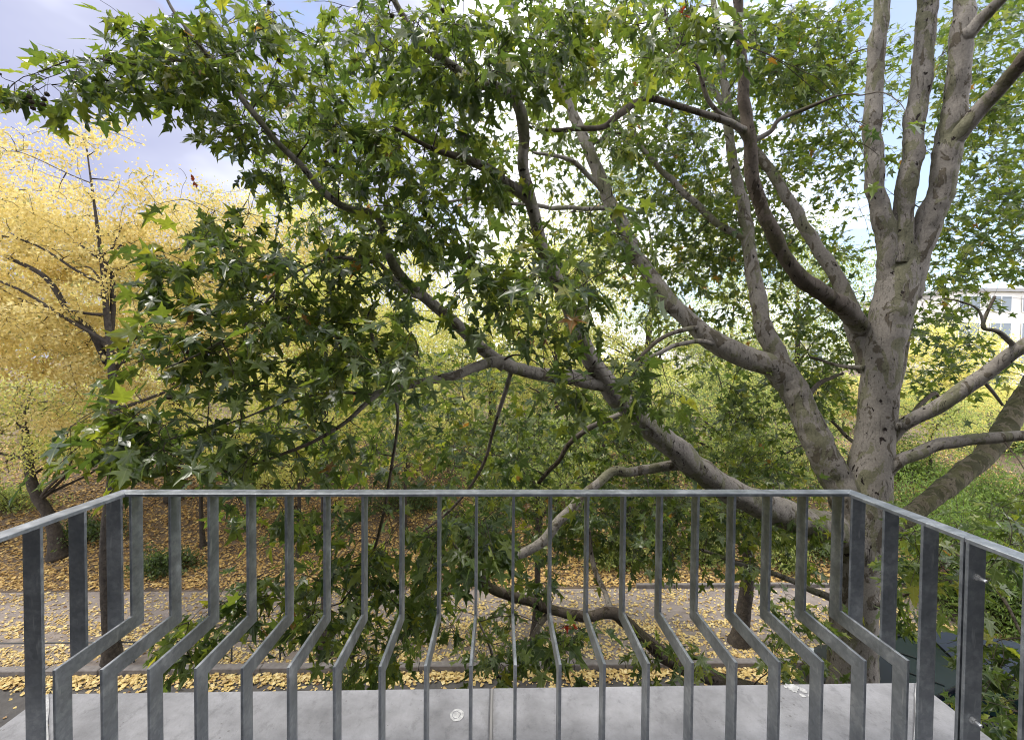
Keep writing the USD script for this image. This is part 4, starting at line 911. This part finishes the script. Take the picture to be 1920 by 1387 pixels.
def crown_tree(name, label, base, height, crown, n_leaves, size, leafmat, barkmat, seed, lean=(0, 0), trunk_r=0.15, fork=0.45, clusters=260, group=None, leaf=SMALL, spread_r=0.34, extra_limbs=(), tone_mu=0.5, layers=0.5, stems=None, zmin=None):
    """Trunk, main boughs, secondary boughs and a cloud of leaves that sits on the ends of the boughs."""
    n_leaves, clusters = int(n_leaves * (1.75 if leafmat is YELLOW else 1.35)), int(clusters * (2.6 if leafmat is YELLOW else 2.0))
    r_ = np.random.default_rng(seed)
    t = thing(name, label, "tree", base, group=group)
    base = np.asarray(base, float)
    cx, cy, cz, rx, ry, rz = crown                      # crown centre (world) and half sizes
    C = np.array([cx, cy, cz])
    forkp = base + np.array([lean[0] * fork, lean[1] * fork, height * fork])
    top = np.array([cx * 0.7 + forkp[0] * 0.3, cy * 0.7 + forkp[1] * 0.3, cz + rz * 0.75])
    spine = catmull(np.c_[np.array([base - [0, 0, 0.1], base + (forkp - base) * 0.5 + r_.normal(0, 0.06, 3), forkp, forkp * 0.5 + top * 0.5 + r_.normal(0, 0.15, 3), top]),
                          np.array([trunk_r * 1.25, trunk_r * 0.9, trunk_r * 0.75, trunk_r * 0.4, 0.012])], 0.12)
    spine[:, 3] *= 1 + 0.5 * np.exp(-(spine[:, 2] - base[2]).clip(0) / 0.18)
    put("trunk", tube(spine[:, :3], spine[:, 3], 14, 0.16, seed, 6.0), barkmat, t, True)
    nodes, radii = [spine[spine[:, 2] > base[2] + height * fork * 0.75]], []
    nodes, radii = [nodes[0][:, :3]], [nodes[0][:, 3]]
    # cluster centres: in the ellipsoid, more towards its skin, broken up by noise
    u = r_.standard_normal((clusters * 4, 3)); u /= np.linalg.norm(u, axis=1, keepdims=True)
    rad = r_.uniform(0.12, 1, len(u)) ** layers
    pts = C + u * rad[:, None] * np.array([rx, ry, rz]) * (0.72 + 0.56 * meshkit.fbm(u * 2.1 + seed, 3, seed))[:, None]
    pts = pts[pts[:, 2] > (zmin if zmin is not None else base[2] + 0.4)]
    gap = meshkit.fbm(pts * 0.9 + seed * 3.1, 3, seed + 7)
    pts = pts[gap > np.quantile(gap, 0.4)][:clusters]
    main = pts[:: max(1, len(pts) // 14)][:14]
    parts = []
    for q0 in main:
        kk = np.argmin(np.linalg.norm(nodes[0] - (q0 - [0, 0, 0.45 * np.linalg.norm(q0[:2] - nodes[0][0, :2])]), axis=1) + 0.3 * np.maximum(0, nodes[0][:, 2] - q0[2]))
        a = nodes[0][kk]; ra = radii[0][kk]
        mid = a * 0.45 + q0 * 0.55 + np.array([0, 0, 0.12 * np.linalg.norm(q0 - a)]) + r_.normal(0, 0.08, 3) * np.linalg.norm(q0 - a)
        r0 = min(ra * 0.7, 0.012 + 0.014 * np.linalg.norm(q0 - a))
        lq = catmull(np.c_[np.array([a, a * 0.7 + mid * 0.3 + r_.normal(0, 0.04, 3), mid, q0]), [r0, r0 * 0.8, r0 * 0.55, 0.006]], 0.1)
        put("limb", tube(lq[:, :3], lq[:, 3], 8, 0.12, seed), barkmat, t, True)
        parts.append((lq[:, :3], lq[:, 3]))
    for pl in extra_limbs:
        lq = limb_points(pl, 0.08)
        put("limb", tube(lq[:, :3], lq[:, 3], 10, 0.12, seed), barkmat, t, True)
        parts.append((lq[:, :3], lq[:, 3]))
    N = np.vstack(nodes + [p for p, _ in parts]); Rr = np.concatenate(radii + [q for _, q in parts])
    tw, dr = grow(np.c_[pts, np.ones(len(pts))], N, Rr, seed + 1)
    put("twig", join([tube(q[::2] if len(q) > 6 else q, (r * 2.0)[::2] if len(q) > 6 else r * 2.0, 4) for q, r in tw]), barkmat, t, True, kind="stuff")
    # leaves
    per = r_.multinomial(n_leaves, r_.dirichlet(np.full(len(pts), 2.2)))
    ci = np.repeat(np.arange(len(pts)), per)
    along = r_.random(len(ci)) ** 0.6
    back_off = -dr[ci] * (along * 0.5)[:, None] * spread_r * 2
    p = pts[ci] + back_off + np.clip(r_.standard_normal((len(ci), 3)), -2.2, 2.2) * np.array([1, 1, 0.5]) * spread_r * 0.8
    gz = 0.05 + np.where(p[:, 1] > 11.2, ground_z(p[:, 0], p[:, 1]), 0.09)
    p = p[p[:, 2] > gz]
    a = r_.standard_normal((len(p), 3)) + [0, 0, -0.7]
    nn = r_.standard_normal((len(p), 3)) * 0.8 + [0, 0, 1.0]
    sz = size * r_.uniform(0.65, 1.25, len(p))
    v, f = spread(leaf, p, frames(a, nn), sz)
    cl_t = r_.normal(0, 0.16, len(pts))
    tn = np.clip(tone_mu + r_.normal(0, 0.24, len(p)) + cl_t[ci[: len(p)]], 0, 1)
    put("crown", (v, f), leafmat, t, tone=np.repeat(tn, len(leaf[0])), kind="stuff")
    return t


def gp(px, y, z=0.09):
    """World point on ground height z at distance y below/above pixel column px."""
    r = ray(px, 900)
    return np.array([r[0] / r[1] * y, y, z])


def wx(px, d):
    return at(px, 667, d)


def crown_at(px, py, d, rx, rz, ry):
    c = at(px, py, d)
    return (*c, rx * d / FPX, ry, rz * d / FPX)


b = on_plane(212, 1240, 0.09)
crown_tree("yellow_street_tree", "yellow street tree with dark forked trunk at the far left of the path", b, 8.0, crown_at(150, 530, 10.1, 260, 300, 2.1), 24000, 0.085, YELLOW, ROUGH_BARK, 101, lean=(0, 0.2), trunk_r=0.11, fork=0.55, clusters=420, spread_r=0.23,
           extra_limbs=[[(205, 690, 8.9, 20), (208, 650, 9.0, 18), (200, 590, 9.0, 14), (195, 520, 9.0, 10), (185, 450, 9.0, 6)], [(200, 680, 8.9, 16), (170, 620, 9.0, 13), (130, 585, 9.1, 12), (85, 520, 9.2, 10), (10, 480, 9.4, 7)],
                        [(215, 670, 8.9, 14), (245, 640, 8.8, 10), (290, 600, 8.7, 7)], [(206, 650, 9.0, 14), (212, 560, 9.1, 12), (203, 500, 9.2, 9), (150, 460, 9.4, 6)]], tone_mu=0.58)
b = gp(-30, 13.0); b[2] = float(ground_z(b[0], b[1]))
crown_tree("yellow_bank_tree", "tall yellow tree on the bank at the left edge", b, 9.0, crown_at(-40, 480, 13.5, 230, 240, 3.0), 24000, 0.085, YELLOW, ROUGH_BARK, 102, trunk_r=0.2, clusters=330, spread_r=0.33, tone_mu=0.55)
b = gp(330, 15.0); b[2] = float(ground_z(b[0], b[1]))
crown_tree("yellow_bank_tree", "wide yellow tree behind the forked street tree, against the sky", b, 9.0, crown_at(430, 560, 15, 290, 205, 3.0), 32000, 0.09, YELLOW, ROUGH_BARK, 103, trunk_r=0.2, clusters=330, spread_r=0.40, tone_mu=0.38)
b = on_plane(608, 1228, 0.09)
crown_tree("lime_street_tree", "yellow-green street tree whose slim trunk stands behind the sixth railing bar", b, 8.0, crown_at(620, 640, 9.3, 170, 230, 1.8), 13000, 0.072, LIME, ROUGH_BARK, 104, trunk_r=0.10, fork=0.5, clusters=230, spread_r=0.3, tone_mu=0.6)
b = gp(600, 17.0); b[2] = float(ground_z(b[0], b[1]))
crown_tree("lime_bank_tree", "pale yellow-green tree on the bank left of centre", b, 10.0, crown_at(600, 540, 17, 250, 230, 3.0), 24000, 0.095, LIME, ROUGH_BARK, 105, trunk_r=0.2, clusters=320, spread_r=0.45, tone_mu=0.66)
b = gp(920, 18.0); b[2] = float(ground_z(b[0], b[1]))
crown_tree("lime_bank_tree", "yellow-green tree on the bank behind the middle of the railing", b, 8.0, crown_at(900, 640, 18, 230, 190, 3.0), 22000, 0.095, LIME, ROUGH_BARK, 106, trunk_r=0.18, clusters=300, spread_r=0.45, tone_mu=0.6)
b = gp(1210, 19.0); b[2] = float(ground_z(b[0], b[1]))
crown_tree("pale_green_tree", "pale green tree behind the curved middle limb of the plane", b, 9.0, crown_at(1200, 560, 19, 250, 260, 3.0), 30000, 0.095, PALEGREEN, ROUGH_BARK, 107, trunk_r=0.18, clusters=300, spread_r=0.45, tone_mu=0.62)
b = on_plane(1385, 1205, 0.09)
crown_tree("green_street_tree", "small green street tree with dark trunk left of the plane's trunk", b, 5.2, crown_at(1390, 850, 9.2, 190, 120, 1.5), 7000, 0.075, PALEGREEN, ROUGH_BARK, 108, trunk_r=0.13, fork=0.6, clusters=130, spread_r=0.3, tone_mu=0.45)
b = on_plane(1003, 1192, 0.09)
crown_tree("green_street_tree", "slender green street tree with thin grey trunk behind the middle bars", b, 5.0, crown_at(1000, 880, 9.8, 150, 90, 1.5), 6000, 0.075, PALEGREEN, ROUGH_BARK, 109, trunk_r=0.07, fork=0.6, clusters=110, spread_r=0.3, tone_mu=0.4)
b = gp(1780, 30.0, 2.2)
crown_tree("yellow_far_tree", "yellow-green far tree right of the plane's trunk before the pale building", b, 7.0, crown_at(1775, 675, 30, 95, 90, 4.0), 11000, 0.14, LIME, ROUGH_BARK, 110, trunk_r=0.18, clusters=170, spread_r=0.6, tone_mu=0.8)
b = gp(1560, 24.0, 2.1)
crown_tree("orange_far_tree", "small orange and yellow far tree seen left of the plane's trunk", b, 3.2, crown_at(1570, 760, 24, 90, 50, 2.0), 6000, 0.11, YELLOW, ROUGH_BARK, 111, trunk_r=0.12, clusters=110, spread_r=0.4, tone_mu=0.3)
b = gp(1360, 26.0, 2.1)
crown_tree("pale_green_tree", "thin pale green far tree behind the upright middle stem of the plane", b, 8.0, crown_at(1380, 640, 26, 120, 150, 3.0), 8000, 0.12, PALEGREEN, ROUGH_BARK, 112, trunk_r=0.15, clusters=150, spread_r=0.6, tone_mu=0.7)
b = gp(1490, 17.0); b[2] = float(ground_z(b[0], b[1]))
crown_tree("pale_green_tree", "thin-crowned pale green tree left of the plane's main trunk", b, 8.0, crown_at(1490, 610, 17, 150, 210, 2.4), 15000, 0.09, PALEGREEN, ROUGH_BARK, 114, trunk_r=0.15, clusters=200, spread_r=0.45, tone_mu=0.5)
b = gp(1040, 15.5); b[2] = float(ground_z(b[0], b[1]))
crown_tree("lime_bank_tree", "tall lime tree on the bank close behind the plane's central fork", b, 9.0, crown_at(1030, 560, 15.5, 160, 210, 2.4), 17000, 0.085, LIME, ROUGH_BARK, 115, trunk_r=0.15, clusters=230, spread_r=0.4, tone_mu=0.55)
b = gp(110, 12.6); b[2] = float(ground_z(b[0], b[1]))
crown_tree("dark_leaning_tree", "dark trunked low tree leaning on the bank above the left rail", b, 3.4, crown_at(60, 800, 12.4, 200, 90, 1.5), 7000, 0.08, LIME, ROUGH_BARK, 113, lean=(-1.2, 0), trunk_r=0.16, fork=0.6, clusters=130, spread_r=0.3, tone_mu=0.5)


UNDER = [
    (-60, 14.0, 100, 790, 260, 110, YELLOW, "yellow sapling on the bank at the left edge above the rail", 0.35), (380, 13.0, 400, 800, 170, 90, LIME, "lime sapling on the bank behind the left low plane spray", 0.65),
    (560, 12.6, 560, 830, 150, 80, LIME, "low lime sapling on the bank above the fifth railing bar", 0.55), (760, 13.4, 760, 790, 150, 110, LIME, "lime sapling on the bank below the plane's sideways limb", 0.5),
    (880, 16.0, 860, 740, 170, 110, PALEGREEN, "pale sapling on the bank behind the plane's forked twigs", 0.6), (1010, 12.8, 1030, 820, 150, 90, PALEGREEN, "grey-green sapling on the bank over the middle of the rail", 0.35),
    (1180, 13.5, 1170, 790, 150, 120, PALEGREEN, "green sapling on the bank under the plane's long low limb", 0.35), (1330, 14.5, 1330, 760, 150, 120, PALEGREEN, "green sapling on the bank between the plane's two left limbs", 0.4),
    (1470, 15.0, 1490, 820, 120, 90, LIME, "lime sapling on the bank left of the plane's trunk", 0.35), (1090, 17.5, 1090, 690, 160, 120, LIME, "bright lime sapling high on the bank near the plane's fork", 0.7),
    (240, 16.5, 250, 760, 200, 110, LIME, "olive-yellow sapling on the bank under the yellow trees", 0.4), (700, 18.0, 690, 690, 180, 120, LIME, "bright lime sapling high on the bank left of the plane's fork", 0.75),
    (1740, 16.0, 1740, 790, 120, 90, PALEGREEN, "pale green sapling right of the plane's trunk above the leafy shrubs", 0.7), (1880, 19.0, 1890, 790, 140, 80, LIME, "lime sapling at the right edge below the pale limb", 0.8),
]
for i, (bx, d_, cx_, cy_, rx_, rz_, mt_, lb, tm) in enumerate(UNDER):
    b = gp(bx, d_); b[2] = float(ground_z(b[0], b[1]))
    cr = crown_at(cx_, cy_, d_, rx_, rz_, 1.6)
    crown_tree("sapling", lb, b, max(1.6, (cr[2] - b[2]) * 1.3), cr, 5200, 0.08, mt_, ROUGH_BARK, 500 + i, trunk_r=0.06, fork=0.5, clusters=90, spread_r=0.32, tone_mu=tm)

# the wood behind everything, too far to tell its trees apart
r_ = np.random.default_rng(900)
n = 70000
wxs = r_.uniform(-60, 62, n)
wys = r_.uniform(30, 46, n)
hgt = np.interp(wxs, [-60, -30, -5, 8, 16, 24, 40, 62], [10, 10, 6.5, 5.0, 4.0, 2.6, 2.0, 2.0]) * (0.55 + 0.9 * meshkit.fbm(np.stack([wxs * 0.16, wys * 0.1, 0 * wxs], -1), 3, 77))
wzs = 2.0 + hgt * r_.random(n) ** 0.75
pw = np.stack([wxs, wys, wzs], -1)
keepw = meshkit.fbm(pw * 0.5, 3, 78) > 0.42
pw = pw[keepw]
v, f = spread(SMALL, pw, frames(r_.standard_normal(pw.shape) + [0, 0, -0.5], r_.standard_normal(pw.shape) * 0.7 + [0, 0, 1.0]), r_.uniform(0.2, 0.42, len(pw)))
tw_ = np.clip(0.55 + 0.9 * (meshkit.fbm(pw * 0.22, 3, 79) - 0.5) + r_.normal(0, 0.12, len(pw)), 0, 1)
tag(put("far_woodland", (v, f), LIME, None, tone=np.repeat(tw_, 4), kind="stuff"), "pale yellow-green far woodland behind the trees on the bank", "woodland")


def shrub(name, label, c, rx, ry, rz, n, size, mt, seed, group=None, leaf=SMALL, cat="shrub"):
    r_ = np.random.default_rng(seed)
    c = np.asarray(c, float)
    t = thing(name, label, cat, c, group=group)
    k = max(12, n // 60)
    u = r_.standard_normal((k, 3)); u[:, 2] = np.abs(u[:, 2]); u /= np.linalg.norm(u, axis=1, keepdims=True)
    tips = c + u * np.array([rx, ry, rz]) * r_.uniform(0.45, 1.1, (k, 1))
    st = []
    for q in tips:
        a = c + np.r_[r_.normal(0, 0.12, 2) * [rx, ry], -0.03]
        mid = a * 0.5 + q * 0.5 + [0, 0, 0.12 * rz]
        tt = np.linspace(0, 1, 6)[:, None]
        st.append(tube(a * (1 - tt) ** 2 + 2 * mid * tt * (1 - tt) + q * tt**2, np.linspace(0.012, 0.003, 6), 4))
    put("stems", join(st), TWIG, t, True, kind="stuff")
    ci = r_.integers(0, k, n)
    p = c + (tips[ci] - c) * r_.uniform(0.55, 1.05, (n, 1)) + r_.standard_normal((n, 3)) * np.array([rx, ry, rz]) * 0.12
    p = p[p[:, 2] > c[2] + 0.03]
    a = r_.standard_normal((len(p), 3)) + [0, 0, -0.4]
    v, f = spread(leaf, p, frames(a, r_.standard_normal((len(p), 3)) * 0.7 + [0, 0, 1.0]), size * r_.uniform(0.6, 1.3, len(p)))
    put("foliage", (v, f), mt, t, tone=np.repeat(np.clip(r_.normal(0.5, 0.22, len(p)), 0, 1), len(leaf[0])), kind="stuff")
    return t


def on_bank(px, d):
    p = gp(px, d); p[2] = float(ground_z(p[0], p[1])); return p


SHRUBS = [
    (300, 12.0, 1.0, 0.6, 0.7, 2600, "low grey-green shrub on the leafy bank behind the left corner post"), (160, 13.2, 1.2, 0.7, 0.8, 2400, "scrubby olive shrub on the bank behind the left rail"),
    (20, 14.5, 1.6, 0.9, 1.1, 2600, "olive shrub high on the bank at the left edge"), (520, 15.5, 1.5, 0.9, 1.0, 2600, "round green shrub on the bank left of centre"),
    (760, 14.5, 1.6, 0.9, 1.3, 3200, "dark green shrub on the bank behind the hanging plane leaves"), (1020, 15.0, 1.8, 1.0, 1.5, 3600, "dark green bush on the bank behind the middle of the rail"),
    (1230, 14.0, 1.6, 1.0, 1.4, 3400, "dark green bush on the bank right of the middle bars"), (1430, 13.5, 1.5, 1.0, 1.5, 3400, "dark green bush on the bank behind the low plane limb"),
    (1560, 12.4, 1.1, 0.8, 1.2, 2600, "green bush on the bank just left of the plane's trunk"), (640, 20.0, 2.4, 1.2, 1.9, 3600, "tall hedge-like shrub at the top of the bank left of centre"),
    (1120, 20.5, 2.6, 1.2, 1.9, 3600, "tall hedge-like shrub at the top of the bank at the centre"), (1450, 19.0, 2.2, 1.2, 1.5, 3400, "tall hedge-like shrub at the top of the bank towards the trunk"),
    (330, 19.5, 2.6, 1.2, 1.8, 3600, "tall shrub at the top of the bank under the yellow trees"), (850, 20.0, 2.4, 1.2, 1.8, 3400, "olive hedge-like shrub at the top of the bank before the yellow-green tree"),
    (900, 12.4, 1.0, 0.6, 1.0, 2400, "grey-green low shrub at the foot of the bank left of the mossy branch"), (1160, 12.2, 1.1, 0.6, 1.1, 2600, "grey-green low shrub at the foot of the bank behind the upturned branch"),
    (1320, 12.3, 1.0, 0.6, 1.15, 2600, "grey-green low shrub at the foot of the bank beside the street tree's trunk"), (1470, 12.0, 1.0, 0.6, 1.2, 2600, "grey-green low shrub at the foot of the bank nearest the plane's trunk"),
]
for i, (px_, d_, rx_, ry_, rz_, n_, lb) in enumerate(SHRUBS):
    shrub("shrub", lb, on_bank(px_, d_), rx_, ry_, rz_, n_, 0.085, SHRUBGREEN if i in (0, 1, 4, 6, 7, 8) else LIME if i in (3, 9, 12, 13) else PALEGREEN, 300 + i)
FSH = [(1800, 10.2, 1.6, 1.2, 2.9, 11000, "feathery light green shrub right of the plane's trunk above the rail"), (1915, 9.2, 1.4, 1.1, 2.6, 9000, "feathery light green shrub at the right edge above the rail"), (1730, 12.8, 1.6, 1.0, 2.6, 8000, "light green shrub further back right of the plane's trunk"), (1980, 12.5, 2.4, 1.2, 3.2, 9000, "tall light green shrub cut off by the right edge"),
       (1850, 13.6, 2.0, 1.1, 2.8, 9000, "bright green shrub between the two low limbs on the right"), (1700, 16.0, 2.0, 1.1, 2.0, 7000, "small bright shrub high on the bank just right of the plane's trunk"), (1880, 18.5, 2.8, 1.2, 2.0, 8000, "bright shrub at the top of the bank below the pale building")]
for i, (px_, d_, rx_, ry_, rz_, n_, lb) in enumerate(FSH):
    p = gp(px_, d_); p[2] = 0.09 if d_ < 11.2 else float(ground_z(p[0], p[1]))
    shrub("feathery_shrub", lb, p, rx_, ry_, rz_, n_, 0.11, FEATHER, 350 + i, leaf=SLIM)

# ------------------------------------------------------------------ fallen leaves
def litter(name, label, n, xr, yfun, mt, size, seed, zf, lift=0.02):
    r_ = np.random.default_rng(seed)
    x = r_.uniform(*xr, n)
    y = yfun(r_, x, n)
    z = zf(x, y) + r_.uniform(0.004, lift, n)
    th = r_.uniform(0, 2 * np.pi, n)
    a = np.stack([np.cos(th), np.sin(th), r_.normal(0, 0.14, n)], -1)
    nn = np.stack([r_.normal(0, 0.3, n), r_.normal(0, 0.3, n), np.where(r_.random(n) < 0.5, 1, -1)], -1)
    v, f = spread(small_leaf(0.95), np.stack([x, y, z], -1), frames(a, nn), size * r_.choice([0.5, 0.8, 1.0, 1.35], n) * r_.uniform(0.8, 1.15, n))
    p = put(name, (v, f), mt, None, tone=np.repeat(np.clip(r_.normal(0.56, 0.27, n), 0, 1), 4), kind="stuff")
    return tag(p, label, "leaves")


def patchy(lo, hi, dens):
    def f(r_, x, n):
        y = r_.uniform(lo, hi, n)
        for _ in range(3):
            d = meshkit.fbm(np.stack([x * 0.9, y * 1.3, 0 * x], -1), 3, 3)
            bad = r_.random(n) > np.clip((d - dens) * 5.0 + 0.35, 0.03, 1)
            y = np.where(bad, r_.uniform(lo, hi, n), y)
        return y
    return f


litter("strip_leaf_litter", "fallen yellow leaves strewn over the tree strip behind the kerb", 12000, (-12, 13), patchy(KY + 0.16, 9.72, 0.45), FALLEN, 0.062, 1, lambda x, y: 0.086 + 0 * x)
litter("path_leaf_litter", "fallen yellow leaves scattered thinly on the grey footpath", 7500, (-14, 15), patchy(9.72, 11.1, 0.5), FALLEN, 0.060, 2, lambda x, y: 0.094 + 0 * x)
litter("kerb_leaf_litter", "band of yellow leaves drifted along the gutter below the kerb", 6500, (-12, 12), lambda r_, x, n: KY - 0.03 - np.abs(r_.normal(0, 0.17, n)) * (0.6 + 0.8 * meshkit.noise(np.stack([x * 0.8, 0 * x, 0 * x], -1), 8)), FALLEN, 0.075, 3, lambda x, y: 0.002 + 0 * x, 0.04)
litter("road_leaf_litter", "few yellow leaves lying loose on the dark road", 900, (-12, 12), lambda r_, x, n: KY - np.abs(r_.normal(0, 1.1, n)) - 0.15, FALLEN, 0.075, 4, lambda x, y: 0.002 + 0 * x)
litter("bank_leaf_litter", "orange-brown leaves covering the bank behind the footpath", 110000, (-22, 20), lambda r_, x, n: 11.25 + r_.beta(1.0, 2.2, n) * 11, FALLEN_BROWN, 0.078, 5, ground_z, 0.03)

# ------------------------------------------------------------------ knee rail along the tree strip
knee = thing("knee_rail", "low dark iron knee rail along the kerb under the street trees", "rail", (0, 8.56, 0.085))
for k in range(-7, 5):
    x0 = wx(351, 8.56)[0] + k * 0.93
    put("post", cylinder((x0, 8.56, 0.05), (x0, 8.56, 0.47), 0.017, 0.017, 10), IRON, knee, True)
put("rail", cylinder((wx(351, 8.56)[0] - 7 * 0.93, 8.56, 0.48), (wx(351, 8.56)[0] + 4 * 0.93, 8.56, 0.48), 0.014, 0.014, 10), IRON, knee, True)

# ------------------------------------------------------------------ parked cars
def car(label, loc, rotz, paint, group=None):
    c = thing("parked_car", label, "car", loc, rotz, group)

    def part(name, mesh, mt, parent=c, smooth=False):
        v, f = mesh
        p = usdkit.mesh(stage, path_for(name, parent), (np.asarray(v), np.asarray(f)), mt, smooth=smooth)
        return p.GetPrim()

    # stations along the length: x, half width at the belt, z of bonnet/belt line, half width at the roof, roof z (0: none)
    st = [(2.10, 0.62, 0.52, 0.30), (2.02, 0.74, 0.68, 0.26), (1.75, 0.84, 0.80, 0.22), (1.2, 0.885, 0.92, 0.20), (0.85, 0.895, 0.97, 0.20), (0.0, 0.90, 0.98, 0.20), (-1.2, 0.895, 1.00, 0.20), (-1.8, 0.86, 0.98, 0.22), (-2.05, 0.78, 0.88, 0.30), (-2.12, 0.68, 0.62, 0.36)]
    rings = []
    for x, hw, zt_, zb in st:
        prof = [(-hw * 0.92, zb), (-hw, zb + 0.12), (-hw * 1.0, zt_ - 0.20), (-hw * 0.94, zt_ - 0.05), (-hw * 0.80, zt_), (-hw * 0.4, zt_ + 0.025), (0, zt_ + 0.035), (hw * 0.4, zt_ + 0.025), (hw * 0.80, zt_), (hw * 0.94, zt_ - 0.05), (hw, zt_ - 0.20), (hw, zb + 0.12), (hw * 0.92, zb)]
        rings.append([(x, y, z) for y, z in prof])
    R_ = np.array(rings); n, k = R_.shape[:2]
    v = R_.reshape(-1, 3)
    i, j = np.meshgrid(np.arange(n - 1), np.arange(k), indexing="ij")
    q = np.stack([i * k + j, (i + 1) * k + j, (i + 1) * k + (j + 1) % k, i * k + (j + 1) % k], -1).reshape(-1, 4)
    f = np.vstack([q[:, [0, 2, 1]], q[:, [0, 3, 2]], [(0, j_ + 1, j_) for j_ in range(1, k - 1)][::1], [((n - 1) * k, (n - 1) * k + j_, (n - 1) * k + j_ + 1) for j_ in range(1, k - 1)]])
    part("body", (v, f), paint, smooth=35)
    # cabin: glass shell with painted roof and pillars
    cab = np.array([[(0.95, -0.74, 0.985), (0.95, 0.74, 0.985)], [(0.25, -0.58, 1.40), (0.25, 0.58, 1.40)], [(-0.9, -0.58, 1.43), (-0.9, 0.58, 1.43)], [(-1.85, -0.70, 1.0), (-1.85, 0.70, 1.0)]])
    cv = cab.reshape(-1, 3)
    part("windscreen", (cv[[0, 1, 3, 2]] + [0.004, 0, 0.004], [(0, 1, 2), (0, 2, 3)]), CARGLASS)
    part("rear_window", (cv[[4, 5, 7, 6]] + [-0.004, 0, 0.004], [(0, 1, 2), (0, 2, 3)]), CARGLASS)
    for s in (0, 1):
        part("side_window", (cv[[s, 2 + s, 4 + s, 6 + s]] + [0, 0.004 * (2 * s - 1), 0], [(0, 1, 2), (0, 2, 3)]), CARGLASS)
    rv = np.array([(0.30, -0.6, 1.40), (0.30, 0.6, 1.40), (-0.3, -0.6, 1.455), (-0.3, 0.6, 1.455), (-0.95, -0.6, 1.43), (-0.95, 0.6, 1.43), (0.30, -0.52, 1.43), (0.30, 0.52, 1.43), (-0.3, -0.5, 1.48), (-0.3, 0.5, 1.48), (-0.95, -0.52, 1.455), (-0.95, 0.52, 1.455)])
    h = trimesh.convex.convex_hull(rv)
    part("roof", (h.vertices, h.faces), paint, smooth=40)
    for s in (0, 1):
        for a_, b_ in ((0, 2), (6, 4)):
            part("pillar", cylinder(cv[a_ + s], cv[b_ + s], 0.035, 0.03, 8), paint, smooth=True)
        sg = 2 * s - 1
        mv = trimesh.creation.icosphere(2, 1.0)
        part("wing_mirror", (mv.vertices * [0.09, 0.11, 0.07] + [0.78, sg * 0.98, 1.02], mv.faces), paint, smooth=True)
        part("headlight", (mv.vertices * [0.16, 0.17, 0.075] + [1.90, sg * 0.62, 0.66], mv.faces), LAMP, smooth=True)
        part("tail_light", (mv.vertices * [0.08, 0.14, 0.08] + [-2.03, sg * 0.66, 0.80], mv.faces), plain("tail_lamp", (0.4, 0.02, 0.02), 0.2), smooth=True)
        for xw in (1.32, -1.28):
            tyre = trimesh.creation.torus(0.25, 0.085, 28, 12); tv = tyre.vertices[:, [0, 2, 1]] * [1, 1.15, 1]
            w = part("wheel", (tv + [xw, sg * 0.80, 0.33], tyre.faces[:, ::-1]), RUBBER, smooth=True)
            part("rim", cylinder((xw, sg * 0.72, 0.33), (xw, sg * 0.845, 0.33), 0.205, 0.19, 20), ALLOY, w, 30)
        part("wiper", cylinder((0.90, sg * 0.3 - 0.25, 1.03), (0.62, sg * 0.3 + 0.25, 1.20), 0.008, 0.006, 6), TRIM)
    part("grille", box(2.09, 2.115, -0.42, 0.42, 0.50, 0.60, 0.008), TRIM)
    part("bumper", box(1.98, 2.13, -0.66, 0.66, 0.30, 0.42, 0.03), TRIM)
    return c


pc = at(1815, 1258, 6.9); car("dark blue parked car half hidden by leaves below the right rail", (pc[0], pc[1], 0.004), math.radians(163), DARKPAINT)
pc = at(2085, 1150, 8.9); car("white parked car glimpsed through leaves at the right edge", (pc[0], 8.3 - 0.9, 0.004), math.radians(176), WHITEPAINT)

# ------------------------------------------------------------------ far buildings
def building(name, label, x0, x1, y0, depth, zb, zt_, floors, cols, wall, seed, band=None):
    t = thing(name, label, "building", ((x0 + x1) / 2, y0, zb))
    fh = (zt_ - zb) / floors
    cw = (x1 - x0) / cols
    put("wall", box(x0, x1, y0, y0 + depth, zb - 2, zt_), wall, t)
    put("roof", box(x0 - 0.3, x1 + 0.3, y0 - 0.3, y0 + depth + 0.3, zt_ + 0.002, zt_ + 0.35), GREYWALL, t)
    if band:
        put("base_band", box(x0 - 0.02, x1 + 0.02, y0 - 0.05, y0 - 0.003, zb - 1, zb + fh * 0.9), band, t)
    for i in range(floors):
        for j in range(cols):
            a, b_ = x0 + (j + 0.16) * cw, x0 + (j + 0.84) * cw
            c_, d_ = zb + (i + 0.25) * fh, zb + (i + 0.85) * fh
            w = put("window", join([box(a, b_, y0 - 0.10, y0 - 0.06, c_, c_ + 0.08), box(a, b_, y0 - 0.10, y0 - 0.06, d_ - 0.08, d_), box(a, a + 0.08, y0 - 0.099, y0 - 0.061, c_ + 0.08, d_ - 0.08), box(b_ - 0.08, b_, y0 - 0.099, y0 - 0.061, c_ + 0.08, d_ - 0.08),
                                    box((a + b_) / 2 - 0.04, (a + b_) / 2 + 0.04, y0 - 0.098, y0 - 0.062, c_ + 0.08, d_ - 0.08)]), FRAME, t)
            put("pane", box(a + 0.05, b_ - 0.05, y0 - 0.08, y0 - 0.055, c_ + 0.05, d_ - 0.05), PANE, w)


building("pale_office_block", "pale office block with large windows at the right edge", 50, 86, 47, 12, 2.2, 14.0, 4, 10, FACADE, 1)
building("ochre_house", "low pale house with ochre base seen between the plane's limbs", 24, 38, 50, 10, 2.2, 8.2, 2, 6, FACADE, 2, OCHRE)
